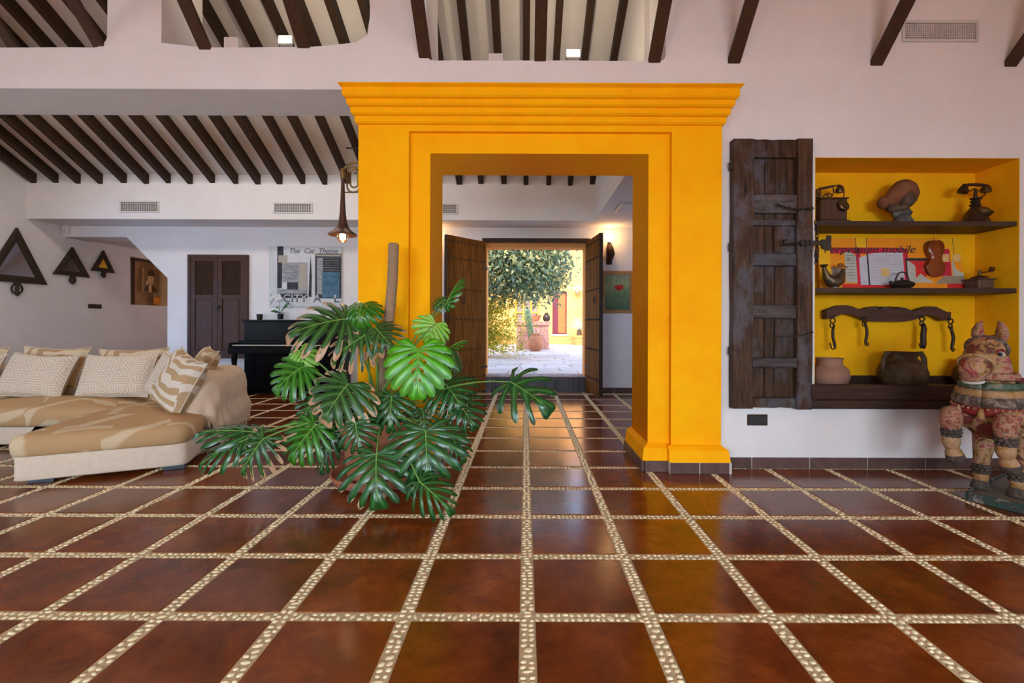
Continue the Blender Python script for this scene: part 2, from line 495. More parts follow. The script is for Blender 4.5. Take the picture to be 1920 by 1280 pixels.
link('pebbles_beyond', me, M['pebble_mass'], floor, 'stuff')

# ------------------------------------------------------------------ the setting: walls
def struct(o, label=None, cat=None):
    o['kind'] = 'structure'
    if label: o['label'] = label
    return o
ZT = 6.2
def rnd_open(x0, x1, z0, z1, r=.11, n=6):
    pts = []
    for (cx, cz, a0) in ((x0 + r, z0 + r, 180), (x1 - r, z0 + r, 270), (x1 - r, z1 - r, 0), (x0 + r, z1 - r, 90)):
        for k in range(n + 1):
            a = R(a0 + 90 * k / n); pts.append((cx + r * math.cos(a), cz + r * math.sin(a)))
    return pts
def wobble(pts, amp=.012):
    out = []
    for i, (x, z) in enumerate(pts):
        x2, z2 = pts[(i + 1) % len(pts)]; m = max(1, int(math.hypot(x2 - x, z2 - z) / .18))
        for q in range(m):
            t = q / m; xx, zz = x + (x2 - x) * t, z + (z2 - z) * t
            out.append((xx + amp * mnoise.noise((xx * 2, zz * 2, 3)), zz + amp * mnoise.noise((xx * 1.7, zz * 1.7, 9))))
    return out
NX0, NX1, NZ0, NZ1 = 2.415, 4.125, .56, 2.594
outer = [(XL, 3.147), (-1.362, 3.147), (-1.362, 0), (-.812, 0), (-.812, 2.622), (1.036, 2.622), (1.036, 0), (XR, 0), (XR, ZT), (XL, ZT)]
holes = [wobble(rnd_open(-5.6, -3.50, 3.49, 4.75)), wobble([(-3.05, 3.535), (-2.7, 3.49), (-1.8, 3.50), (-1.42, 3.54), (-1.33, 3.60), (-1.31, 3.75), (-1.31, 4.75), (-3.05, 4.75)]),
         wobble(rnd_open(-.83, 1.165, 3.395, 4.75, .05)), [(NX0, NZ0), (NX1, NZ0), (NX1, NZ1), (NX0, NZ1)]]
struct(filled('wall_middle', [outer] + holes, YM, YM2, M['white']), 'white plaster wall with the orange portal and the shelf niche')
struct(MB().box((XL - .3, YN - .3, 0), (XL, 12.4, ZT)).build('tmp_left', M['white'])) if False else None
# left wall with the small interior window in the passage (outline in y, z)
WY0, WY1, WZ0, WZ1 = 9.53, 11.2, 1.555, 2.545
wl = MB()
wl.box((XL - .3, YN, 0), (XL, WY0, ZT)); wl.box((XL - .3, WY1, 0), (XL, 12.4, ZT))
wl.box((XL - .3, WY0, 0), (XL, WY1, WZ0)); wl.box((XL - .3, WY0, WZ1), (XL, WY1, ZT))
struct(wl.build('wall_left', M['white']), 'white plaster left wall with the triangular mirrors')
struct(MB().box((XR, YN, 0), (XR + .3, YM2, ZT)).build('wall_right', M['white']), 'white plaster right wall outside the frame')
struct(MB().box((XL - .3, YN - .3, 0), (XR + .3, YN, ZT)).build('wall_near', M['white']), 'white plaster wall behind the viewer')
struct(MB().box((3.3, YM2, 0), (3.6, YB + .45, ZT)).build('wall_hall_right', M['white']), 'white plaster right wall of the hall')
DX0, DX1, DZ = -.70, 1.065, 2.617
back = [(-8.03, 2.673), (-7.0, 2.673), (-6.93, 2.673), (-6.215, 1.964), (-6.215, 0), (DX0, 0), (DX0, DZ), (DX1, DZ), (DX1, 0), (3.3, 0), (3.3, 4.6), (XL, 4.6)]
struct(filled('wall_back', [back], YB, YB + .45, M['white']), 'white plaster rear wall of the hall with the open double door')
# passage beyond the slanted opening
struct(MB().box((-6.2, 12.1, 0), (XL, 12.4, 3.0)).build('wall_passage', M['white']) if False else MB().box((XL, 12.1, 0), (-5.9, 12.4, 3.0)).build('wall_passage', M['white']), 'white end wall of the passage')
struct(MB().box((-6.215, YB + .45, 0), (-5.9, 12.4, 3.0)).build('wall_passage_right', M['white']), 'white right wall of the passage')
pc = struct(MB().box((XL, YB + .45, 2.70), (-5.9, 12.4, 2.85)).build('ceiling', M['ceil']), 'low passage ceiling with dark beams')
for yy in (9.35, 10.15, 10.95, 11.7):
    MB().box((XL + .5, yy, 2.60), (-6.22, yy + .13, 2.70), .008).build('beam', M['rafter'], pc)

# bulkheads of the hall ceiling
BF, BZ, BX = 7.56, 2.858, 1.112
SL = .527
def zc(y): return 3.575 + SL * (BF - y)
mb = MB().box((XL, BF, BZ), (BX, YB, 4.2)); struct(mb.build('trim_2', M['white']), 'white bulkhead over the rear wall of the hall')
mb = MB(); mb.box((BX, YM2, BZ), (3.3, YB, 5.45)); struct(mb.build('trim_3', M['white']), 'white dropped soffit on the right of the hall')
# hall sloping ceiling with rafters
hc = MB(); yt = YM - .35
hc.add([(XL, YB, zc(YB)), (BX, YB, zc(YB)), (BX, YM2, zc(YM2)), (XL, YM2, zc(YM2)),
        (XL, YB, zc(YB) + .15), (BX, YB, zc(YB) + .15), (BX, YM2, zc(YM2) + .15), (XL, YM2, zc(YM2) + .15)],
       [(0, 1, 2, 3), (7, 6, 5, 4), (0, 4, 5, 1), (2, 6, 7, 3), (1, 5, 6, 2), (3, 7, 4, 0)])
hall_ceiling = struct(hc.build('ceiling', M['ceil']), 'sloping white hall ceiling with dark rafters')
for q in range(-22, 4):
    x = .36 * q + random.uniform(-.012, .012); w = .043 + random.uniform(-.004, .006); dz = random.uniform(-.012, .012)
    y0, y1 = BF + .05, YM2 - .1
    sag = random.uniform(-.01, .01)
    vs = []
    for y, zt in ((y0, zc(y0) + .02), ((y0 + y1) / 2, zc((y0 + y1) / 2) + .02), (y1, zc(y1) + .02)):
        jit = sag if abs(y - (y0 + y1) / 2) < .1 else 0
        for sx, sz in ((-1, -.165 + dz), (1, -.165 + dz), (1, 0), (-1, 0)):
            ww = w * (.92 if sz < 0 else 1)
            vs.append((x + sx * ww + jit, y, zt + sz))
    fs = [(0, 1, 2, 3), (11, 10, 9, 8)]
    for r_ in (0, 4):
        for k2 in range(4): fs.append((r_ + k2, r_ + (k2 + 1) % 4, r_ + 4 + (k2 + 1) % 4, r_ + 4 + k2))
    MB().add(vs, fs).build('rafter', M['rafter'], hall_ceiling)
# main room ceiling and its free-standing braces
mc = struct(MB().box((XL - .3, YN - .3, ZT), (XR + .3, YM2 + .3, ZT + .2)).build('ceiling', M['ceil']), 'high white ceiling of the main room with dark braces')
struct(MB().box((XL, YM2, 5.25), (3.3, YM2 + .5, ZT)).build('wall_gable', M['white']), 'white gable between the two roofs')
for x, z in ((-5.2, 3.52), (-4.30, 3.50), (-3.575, 3.50), (-2.685, 3.476), (-1.86, 3.49), (-.846, 3.41), (.116, 3.387), (1.07, 3.378), (1.735, 3.374), (2.925, 3.36), (4.045, 3.356)):
    m = .95; y0, y1 = YM + (.25 if x < 1.2 else .10), 1.55
    w = random.uniform(.047, .054); h = .135
    vs = []
    for y in (y0, y1):
        zb = z + m * (YM - y)
        for sx, sz in ((-1, 0), (-.8, -.0), (.8, 0), (1, 0)):
            pass
        c = .010
        sec = [(-w + c, 0), (w - c, 0), (w, c), (w, h), (-w, h), (-w, c)]
        vs += [(x + a, y - b * .55, zb + b * .85) for a, b in sec]
    fs = [tuple(range(6))[::-1], tuple(range(6, 12))] + [(k2, (k2 + 1) % 6, 6 + (k2 + 1) % 6, 6 + k2) for k2 in range(6)]
    MB().add(vs, fs).build('beam', M['dark_wood'], mc)

# ------------------------------------------------------------------ orange portal
P = thing('trim_1', None, None, (.11, 3.85, 0)); struct(P, 'tall orange portal with stepped cornice around the passage to the hall')
OF, IF = 3.83, 3.878
X0, X1, Z1 = -1.367, 1.60, 2.815
ix0, ix1, iz = -.955, 1.19, 2.765
ox0, ox1, oz = -.790, 1.014, 2.602
def nframe(x0, x1, z1, a0, a1, b1, zb=0.0): return [(x0, zb), (a0, zb), (a0, b1), (a1, b1), (a1, zb), (x1, zb), (x1, z1), (x0, z1)]
filled('outer_frame', [nframe(X0, X1, Z1, ix0, ix1, iz, .19)], OF, YM + .02, M['orange'], P)
filled('inner_frame', [nframe(ix0 - .002, ix1 + .002, iz + .002, ox0, ox1, oz, .19)], IF, YM + .02, M['orange'], P)
filled('reveal', [nframe(ox0 - .022, ox1 + .022, oz + .02, ox0 + .0005, ox1 - .0005, oz - .0005, .05)], IF + .004, 4.45, M['orange'], P)
zb = [2.815, 2.873, 2.929, 2.982, 3.055]
for i in range(4):
    dep = OF - .034 * (i + 1); sx = .021 * (i + 1)
    mb = MB(); z0, z1 = zb[i], zb[i + 1] + .004
    yb_ = YM + .01
    # slightly coved lower edge
    prof = [(dep + .026, z0), (dep + .012, z0 + .004), (dep, z0 + .016), (dep, z1)]
    vs = []
    for k_, (y, z) in enumerate(prof):
        e = sx - (.018, .009, 0, 0)[k_]
        vs += [(X0 - e, y, z), (X1 + e, y, z), (X1 + e, yb_, z), (X0 - e, yb_, z)]
    fs = [(3, 2, 1, 0), (12, 13, 14, 15)] + [(r_ * 4 + q, r_ * 4 + (q + 1) % 4, r_ * 4 + 4 + (q + 1) % 4, r_ * 4 + 4 + q) for r_ in range(3) for q in range(4)]
    mb.add(vs, fs).build('cornice_band', M['orange'], P)
vs = [(X0 - .084, OF - .136, 3.056), (X1 + .084, OF - .136, 3.056), (X1 + .084, YM + .01, 3.056), (X0 - .084, YM + .01, 3.056),
      (X0 - .105, OF - .168, 3.071), (X1 + .105, OF - .168, 3.071), (X1 + .105, YM + .01, 3.071), (X0 - .105, YM + .01, 3.071),
      (X0 - .105, OF - .168, 3.079), (X1 + .105, OF - .168, 3.079), (X1 + .105, YM + .01, 3.079), (X0 - .105, YM + .01, 3.079)]
MB().add(vs, [(3, 2, 1, 0), (8, 9, 10, 11)] + [(r_ * 4 + q, r_ * 4 + (q + 1) % 4, r_ * 4 + 4 + (q + 1) % 4, r_ * 4 + 4 + q) for r_ in range(2) for q in range(4)]).build('cornice_lip', M['orange'], P)
def plinth(x0, x1, yf, yb_, zt, ch=.02, sl=0, sr=0):
    """block with a sloping top edge, front and the given sides"""
    vs = []
    for z, e in ((.088, .012), (zt - .03, 0), (zt, -.04)):
        vs += [(x0 - (e if sl else 0), yf - e, z), (x1 + (e if sr else 0), yf - e, z), (x1 + (e if sr else 0), yb_, z), (x0 - (e if sl else 0), yb_, z)]
    return MB().add(vs, [(3, 2, 1, 0), (8, 9, 10, 11)] + [(r_ * 4 + q, r_ * 4 + (q + 1) % 4, r_ * 4 + 4 + (q + 1) % 4, r_ * 4 + 4 + q) for r_ in range(2) for q in range(4)])
for s in (1, -1):
    mir = lambda a, b: (a, b) if s == 1 else (-a + .24, -b + .24)[::-1] if False else (a, b)
    if s == 1: o_, i_ = (ix1 - .03, X1 + .04), (ox1 - .045, ix1 - .03)
    else: o_, i_ = (X0 - .04, ix0 + .03), (ix0 + .03, ox0 + .045)
    plinth(o_[0], o_[1], 3.775, YM + .01, .212, sl=s < 0, sr=s > 0).build('plinth', M['orange'], P)
    plinth(i_[0], i_[1], 3.828, 4.49, .216, sl=s > 0, sr=s < 0).build('plinth', M['orange'], P)
    # skirting tiles round the foot
    xm = (o_[0] + o_[1]) / 2
    for a, b in ((o_[0], xm), (xm, o_[1] + s * 0)):
        MB().box((a + .003, 3.752, 0), (b - .003, 3.775, .088), .003).build('skirting_tile', M['base_tile'], P)
    MB().box((o_[0] - (.016 if s < 0 else 0), 3.755, 0), (o_[1] + (.016 if s > 0 else 0), YM, .0885)).build('grout_bed', M['grout'], P)
    if s > 0: MB().box((o_[1] + .012, 3.757, 0), (o_[1] + .022, YM, .088), .002).build('skirting_tile', M['base_tile'], P)
    MB().box((i_[0] + .003, 3.803, 0), (i_[1] - .003, 3.826, .088), .003).build('skirting_tile', M['base_tile'], P)
    xs = i_[0] - .012 if s > 0 else i_[1] + .012
    for q in range(2):
        MB().box((xs - .011, 3.81 + q * .345, 0), (xs + .011, 3.81 + (q + 1) * .345 - .005, .088), .003).build('skirting_tile', M['base_tile'], P)

# baseboards of tiles
def baseboard(name, x0, x1, y, first, label, face=-1):
    b = MB().box((x0, y - .008, 0), (x1, y + .002, .089)).build(name, M['grout'], None, kind='structure'); b['label'] = label
    x = first
    while x < x1:
        a, c = max(x, x0), min(x + .478, x1)
        if c - a > .02: MB().box((a + .003, y - .018, 0), (c - .003, y - .004, .090), .003).build('skirting_tile', M['base_tile'], b)
        x += .482
    return b
baseboard('baseboard_right', X1 + .06, XR, YM, 1.41, 'dark tile skirting under the shelf niche')
baseboard('baseboard_hall_right', 1.07, 3.3, YB, 1.07, 'dark tile skirting under the poppy painting')
baseboard('baseboard_hall_left', -6.215, DX0, YB, -6.2, 'dark tile skirting behind the piano')
# ------------------------------------------------------------------ double street door and step
def door_leaf(name, hinge, free, z0, z1, label, thick=.055):
    h, f = Vector((hinge[0], hinge[1], 0)), Vector((free[0], free[1], 0))
    L = (f - h).length; ex = (f - h) / L; ny = Vector((ex.y, -ex.x, 0))
    if ny.y > 0: ny = -ny                                   # towards the room
    if name == 'right': ny = Vector((-abs(ex.y), abs(ex.x) * 1, 0)).normalized() if False else (Vector((-ex.y, ex.x, 0)) if Vector((-ex.y, ex.x, 0)).x < 0 else Vector((ex.y, -ex.x, 0)))
    X = Matrix((ex, ny, Vector((0, 0, 1)))).transposed().to_4x4(); X.translation = h
    d = thing('door_1' if name == 'left' else 'door_2', None, None, (hinge[0], hinge[1], 0)); struct(d, label)
    n = 5; H = z1 - z0
    for q in range(n):
        MB().box((q * L / n + .0015, -thick / 2, z0), ((q + 1) * L / n - .0015, thick / 2 + random.uniform(-.002, .002), z1), .004, X).build('plank', M['door_wood'], d)
    st = MB()
    for zz in (.10, .285, .475, .665, .86, .965):
        for q in range(10):
            u = (q + .5) * L / 10
            for s in (1, -1):
                c = X @ Vector((u, s * (thick / 2 + .002), z0 + H * zz))
                nn = ny * s
                st.lathe([(.017, 0), (.014, .007), (.006, .012), (0, .013)], c, 6, axis=nn)
    st.build('studs', M['iron'], d, smooth=True, kind='stuff')
    # iron edge strip and ring knocker
    MB().box((L - .004, -thick / 2 - .003, z0), (L + .004, thick / 2 + .003, z1), .001, X).build('edge_strip', M['iron'], d)
    c = X @ Vector((L * (.62 if name == 'left' else .75), thick / 2 + .012, z0 + H * .615))
    MB().tube([c + ex * .04 * math.cos(a) + Vector((0, 0, .05 * math.sin(a) - .05)) + ny * .012 for a in [k2 * math.pi / 8 for k2 in range(17)]], .006, 6).build('ring_knocker', M['iron'], d, smooth=True)
    for zz in (.16, .82):
        MB().box((-.03, thick / 2, z0 + H * zz - .02), (.10, thick / 2 + .008, z0 + H * zz + .02), .002, X).build('hinge_strap', M['iron'], d)
    return d
door_leaf('left', (-.70, 8.10), (-1.262, 7.42), .045, 2.60, 'open left leaf of the studded street door, broad face to the hall')
door_leaf('right', (1.065, 8.10), (1.165, 7.235), .06, 2.60, 'open right leaf of the studded street door, seen nearly edge on')
fr = thing('trim_4', None, None, (.18, YB, 0)); struct(fr, 'dark timber frame round the street door')
MB().box((DX0 - .05, YB - .045, DZ - .005), (DX1 + .05, YB + .12, DZ + .055), .004).build('lintel', M['dark_wood'], fr)
for x in (DX0 - .05, DX1 + .0):
    MB().box((x, YB - .02, 0), (x + .05, YB + .10, DZ), .004).build('door_post', M['dark_wood'], fr)
M['terracotta_wall'] = plaster('courtyard_limewash', (.86, .43, .15), (.80, .32, .09), 1.2, .8, .2)
MB().box((DX0 + .002, YB + .13, DZ - .075), (DX1 - .002, YB + .449, DZ - .001)).build('outer_lintel', M['terracotta_wall'], fr)
for x0, x1 in ((DX0 + .001, DX0 + .02), (DX1 - .02, DX1 - .001)):
    MB().box((x0, YB + .13, .28), (x1, YB + .449, DZ - .076)).build('outer_reveal', M['terracotta_wall'], fr)
M['blue_brick'] = plain('blue_glazed_brick', (.050, .052, .075), .35, col2=(.085, .075, .085), scale=14, rand=.7)
M['tread'] = plain('worn_tread', (.36, .29, .27), .8, col2=(.28, .21, .19), scale=8, rand=.2)
step = thing('trim_5', None, None, (.18, YB, 0)); struct(step, 'step of dark blue bricks set upright below the street door')
MB().box((DX0, YB + .02, 0), (DX1, YB + .45, .262)).build('step_core', M['grout'], step)
nb = 34
for q in range(nb):
    x = DX0 + (DX1 - DX0) * q / nb
    MB().box((x + .003, YB + .004 + random.uniform(-.003, .003), .004), (x + (DX1 - DX0) / nb - .003, YB + .03, .268), .004).build('brick', M['blue_brick'], step)
for q in range(9):
    x = DX0 + (DX1 - DX0) * q / 9
    MB().box((x + .004, YB + .004, .262), (x + (DX1 - DX0) / 9 - .004, YB + .447, .277 + random.uniform(-.003, .003)), .004).build('tread_tile', M['tread'], step)

# ------------------------------------------------------------------ grilles
def grille(x0, x1, z0, z1, y, label, nx=16, nz=7, name='air_grille', group=None):
    g = thing(name, label, 'vent', ((x0 + x1) / 2, y, (z0 + z1) / 2), group)
    b = .022
    filled('frame', [[(x0, z0), (x1, z0), (x1, z1), (x0, z1)], [(x0 + b, z0 + b), (x1 - b, z0 + b), (x1 - b, z1 - b), (x0 + b, z1 - b)]], y - .014, y + .0, M['vent'], g)
    MB().box((x0 + b, y - .004, z0 + b), (x1 - b, y - .0005, z1 - b)).build('backing', M['vent_dark'], g)
    for q in range(1, nz):
        z = z0 + b + (z1 - z0 - 2 * b) * q / nz
        MB().box((x0 + b, y - .012, z - .0034), (x1 - b, y - .006, z + .0034)).build('slat', M['vent'], g)
    v = MB()
    for q in range(1, nx):
        x = x0 + b + (x1 - x0 - 2 * b) * q / nx
        v.box((x - .003, y - .010, z0 + b), (x + .003, y - .005, z1 - b))
    v.build('upright_bars', M['vent'], g, kind='stuff')
    return g
a, b = at(225, 398, BF), at(299, 377, BF); grille(a.x, b.x, a.z, b.z, BF, 'white air grille on the hall bulkhead, left, above the passage opening')
a, b = at(513, 399.5, BF), at(586, 380, BF); grille(a.x, b.x, a.z, b.z, BF, 'white air grille on the hall bulkhead beside the trombone lamp')
a, b = at(786, 401.5, BF), at(858, 382, BF); grille(a.x, b.x, a.z, b.z, BF, 'air grille on the hall bulkhead seen through the portal')
a, b = at(1690, 79, YM), at(1833, 40, YM); grille(a.x, b.x, a.z, b.z, YM, 'wide white air grille high on the right wall between two beams', 40, 8)
ap = thing('access_panel', 'white square access panel in the hall soffit above the wall lamp', 'panel', (1.62, 6.66, BZ))
MB().box((1.30, 6.40, BZ - .014), (1.95, 6.92, BZ), .003).build('frame', M['vent'], ap)
MB().box((1.35, 6.45, BZ - .018), (1.90, 6.87, BZ - .010), .002).build('flap', M['white'], ap)

# ------------------------------------------------------------------ things on the sills of the high openings
def flood(x, y, z, label):
    t = thing('floodlight', label, 'lamp', (x, y, z), 'floodlights in the high openings')
    MB().box((x - .062, y, z + .055), (x + .062, y + .05, z + .125), .006).build('housing', M['plastic'], t)
    MB().box((x - .054, y - .004, z + .062), (x + .054, y + .001, z + .119)).build('lens', M['bright'], t)
    MB().tube([(x - .058, y + .025, z + .08), (x - .058, y + .025, z + .012), (x + .058, y + .025, z + .012), (x + .058, y + .025, z + .08)], .006, 6).build('bracket', M['iron'], t)
    MB().box((x - .03, y + .005, z), (x + .03, y + .05, z + .014), .003).build('foot', M['iron'], t)
    lamp('AREA', 'floodlight_beam', (x, y + .3, z + .16), 9, (1, .85, .6), (x, y + 1.4, z + 1.6), size=.12)
flood(at(536, 0, 3.98).x, 3.97, 3.503, 'small lit floodlight on the sill of the left high opening')
flood(at(1075, 0, 3.98).x, 3.97, 3.397, 'small lit floodlight on the sill of the high opening over the portal')
def jbox(x, y, z, h, label):
    t = thing('junction_box', label, 'box', (x, y, z), 'junction boxes in the high openings')
    MB().box((x - .06, y, z), (x + .06, y + .06, z + h), .006).build('housing', M['plastic'], t)
    MB().box((x - .048, y - .005, z + .014), (x + .048, y + .001, z + h - .014), .003).build('cover', M['vent'], t)
jbox(at(434, 0, 3.97).x, 3.96, 3.495, .115, 'white junction box on the sill of the left high opening')
jbox(at(930, 0, 3.97).x, 3.96, 3.395, .085, 'white junction box on the sill of the high opening over the portal')

# ------------------------------------------------------------------ left wall: triangular mirrors
M['mirror'] = NM('mirror_glass').set(Base_Color=(.55, .55, .57, 1), Metallic=1.0, Roughness=.06).m
M['yellow_panel'] = plain('yellow_panel', (.85, .45, .01), .5, col2=(.80, .40, .01))
M['frame_wood'] = wood('studded_frame_wood', (.028, .018, .010), (.060, .040, .022), .5, (14, 14, 14), .4)
def tri_mirror(yc, zb, zt, half, bw, label, pane):
    x = XL
    t = thing('triangular_mirror', label, 'mirror', (x, yc, zb))
    A, B, C_ = (yc - half, zb), (yc + half, zb), (yc, zt)
    cen = Vector((yc, zb + (zt - zb) / 3, 0))
    def tri(k_): return [(cen.x + (p[0] - cen.x) * k_, cen.y + (p[1] - cen.y) * k_) for p in (A, B, C_)]
    hgt = (zt - zb) / 3; ko = 1; ki = 1 - bw / hgt
    O_, I_ = tri(1), tri(ki); Md = tri((1 + ki) / 2)
    for q in range(3):
        a, b, c, d = O_[q], O_[(q + 1) % 3], I_[(q + 1) % 3], I_[q]; e, f = Md[q], Md[(q + 1) % 3]
        vs = [(x + .002, *a), (x + .002, *b), (x + .002, *c), (x + .002, *d), (x + .04, *a), (x + .04, *b), (x + .028, *c), (x + .028, *d), (x + .052, *e), (x + .052, *f)]
        MB().add(vs, [(0, 3, 2, 1), (0, 1, 5, 4), (2, 3, 7, 6), (4, 5, 9, 8), (8, 9, 6, 7), (0, 4, 8, 7, 3), (1, 2, 6, 9, 5)]).build('frame_rail', M['frame_wood'], t)
    st = MB()
    for q in range(3):
        m_ = 9
        for u in range(1, m_):
            p = [O_[q][i] + (O_[(q + 1) % 3][i] - O_[q][i]) * u / m_ for i in (0, 1)]
            p = [cen[i] + (p[i] - cen[i]) * (1 + ki) / 2 for i in (0, 1)]
            st.lathe([(.012, 0), (.009, .006), (0, .009)], (x + .050, p[0], p[1]), 6, axis=(1, 0, 0))
    st.build('studs', M['iron'], t, kind='stuff')
    MB().add([(x + .012, *p) for p in I_] + [(x + .018, *p) for p in I_], [(0, 2, 1), (3, 4, 5), (0, 1, 4, 3), (1, 2, 5, 4), (2, 0, 3, 5)]).build('pane', pane, t)
    r = half * .17; zc_ = zb - r * 1.25
    MB().tube([(x + .03, yc + r * math.cos(a_), zc_ + r * math.sin(a_)) for a_ in [k2 * math.pi / 10 for k2 in range(21)]], .012, 6).build('ring', M['iron'], t, smooth=True)
    MB().lathe([(.0, -r * 1.5), (.022, -r * 1.3), (.03, -r * .7), (.018, -r * .3), (.03, 0), (.016, r * .5), (.034, r * .9), (.045, r * 1.2)], (x + .035, yc, zc_), 10).build('finial', M['frame_wood'], t, smooth=True)
    return t
tri_mirror(7.385, 1.815, 2.677, .465, .105, 'largest triangular wooden mirror, at the left edge of the photo', M['mirror'])
M['dark_glass'] = NM('dark_mirror_glass').set(Base_Color=(.035, .022, .016, 1), Roughness=.25).m
tri_mirror(8.29, 2.01, 2.518, .33, .08, 'middle triangular mirror with dark glass on the left wall', M['dark_glass'])
tri_mirror(8.90, 2.145, 2.553, .245, .075, 'smallest triangular frame with a yellow triangle, nearest the passage', M['yellow_panel'])
sw = thing('wall_switch', 'brown double switch plate on the wall under the triangular mirrors', 'switch', (XL, 8.75, 1.49))
MB().box((XL, 8.615, 1.45), (XL + .012, 8.885, 1.53), .003).build('plate', M['dark_wood'], sw)
for q in (0, 1): MB().box((XL + .010, 8.635 + q * .122, 1.465), (XL + .018, 8.743 + q * .122, 1.515), .002).build('rocker', M['iron'], sw)
a, b = at(101, 437.5, YB), at(114, 423, YB)
sn = thing('alarm_sensor', 'small white sensor box in the corner over the passage', 'sensor', (XL + .08, YB, a.z))
MB().box((XL + .03, YB - .06, a.z), (XL + .13, YB, b.z), .008).build('housing', M['plastic'], sn)
MB().box((XL + .05, YB - .066, a.z + .02), (XL + .11, YB - .058, a.z + .06), .002).build('lens', M['vent'], sn)

# window in the passage wall, looking into a lit side room
wn = thing('window_1', None, None, (XL, WY0, WZ0)); struct(wn, 'interior window in the passage showing a room with pictures')
M['brown_wall'] = plaster('side_room_wall', (.32, .20, .11), (.26, .16, .09))
MB().box((XL - .9, WY0 - .3, WZ0 - .4), (XL - .86, WY1 + 3.0, WZ1 + .4)).build('side_room_wall', M['brown_wall'], wn)
MB().box((XL - .86, WY0 - .3, WZ1 + .02), (XL - .3, WY1 + 3.0, WZ1 + .1)).build('side_room_ceiling', M['brown_wall'], wn)
MB().box((XL - .9, WY1 + .02, WZ0 - .4), (XL - .3, WY1 + .06, WZ1 + .4)).build('side_room_end', M['brown_wall'], wn)
MB().box((XL - .9, WY0 - .3, WZ0 - .45), (XL - .3, WY1 + 3.0, WZ0 - .40)).build('side_room_floor', M['brown_wall'], wn)
MB().box((XL - .29, WY0 + .27, WZ0), (XL - .20, WY0 + .37, WZ1), .006).build('mullion', M['dark_wood'], wn)
MB().box((XL - .22, WY0 + .002, WZ1 - .05), (XL - .16, WY1, WZ1 - .001), .004).build('head_rail', M['dark_wood'], wn)
lamp('POINT', 'side_room_bulb', (XL - .55, WY0 + .6, WZ1 - .05), 5, (1, .6, .3), shadow_soft_size=.06)
M['sepia_d'] = plain('sepia_dark', (.070, .040, .018), .5); M['sepia_l'] = plain('sepia_light', (.55, .40, .24), .5, col2=(.42, .28, .15), scale=20)
M['sepia_m'] = plain('sepia_mid', (.24, .14, .06), .5, col2=(.16, .09, .04), scale=14)
M['amber'] = plain('amber_print', (.80, .34, .03), .4, col2=(.35, .11, .02), scale=26)
xw = XL - .70
def ellipse(cx, cy, rx, ry, n=18): return [(cx + rx * math.cos(2 * math.pi * q / n), cy + ry * math.sin(2 * math.pi * q / n)) for q in range(n)]
# pictures on a side-room screen; seen through the window, spread along y
pic = thing('framed_portrait', 'sepia portrait print of a person in a hat seen through the passage window', 'picture', (xw, 11.0, 1.9))
pw = [(10.72, 1.88), (11.15, 1.88), (11.15, 2.44), (10.72, 2.44)]
ey_, ez_ = (0, 1, 0), (0, 0, 1)
MB().prism([(y - 10.9, z - 1.9) for y, z in pw], .02, (xw, 10.9, 1.9), ey_, ez_).build('board', M['sepia_m'], pic)
for nm_, pl, mm, dp in (('printed_jacket', [(-.14, 0), (.20, 0), (.20, .10), (.06, .17), (-.05, .17), (-.14, .08)], 'sepia_d', .002), ('printed_shirt', [(-.03, .0), (.06, .0), (.05, .17), (-.02, .17)], 'sepia_l', .004),
                        ('printed_face', ellipse(.03, .29, .085, .115), 'sepia_l', .005), ('printed_hat', [(-.09, .37), (.16, .37), (.13, .44), (.08, .50), (-.02, .50), (-.06, .44)], 'sepia_d', .007),
                        ('printed_eye', ellipse(-.0, .32, .018, .010, 8), 'sepia_d', .007), ('printed_eye', ellipse(.06, .32, .018, .010, 8), 'sepia_d', .007), ('printed_mouth', ellipse(.03, .235, .03, .010, 8), 'sepia_d', .007), ('printed_hand', ellipse(-.08, .20, .04, .05), 'sepia_l', .006)):
    MB().prism(pl, .001, (xw + dp, 10.9, 1.9), ey_, ez_).build(nm_, M[mm], pic)
for yy, z0_, w_, h_, lab in ((9.93, 1.66, .26, .36, 'amber print left of the post in the passage window'), (11.0, 1.60, .30, .2, 'amber print under the sepia portrait in the passage window')):
    t = thing('print', lab, 'picture', (xw, yy, z0_))
    MB().prism([(0, 0), (w_, 0), (w_, h_), (0, h_)], .02, (xw + .004, yy, z0_), ey_, ez_).build('board', M['sepia_d'], t)
    MB().prism([(.01, .01), (w_ - .01, .01), (w_ - .01, h_ - .01), (.01, h_ - .01)], .001, (xw + .006, yy, z0_), ey_, ez_).build('printed_panel', M['amber'], t)

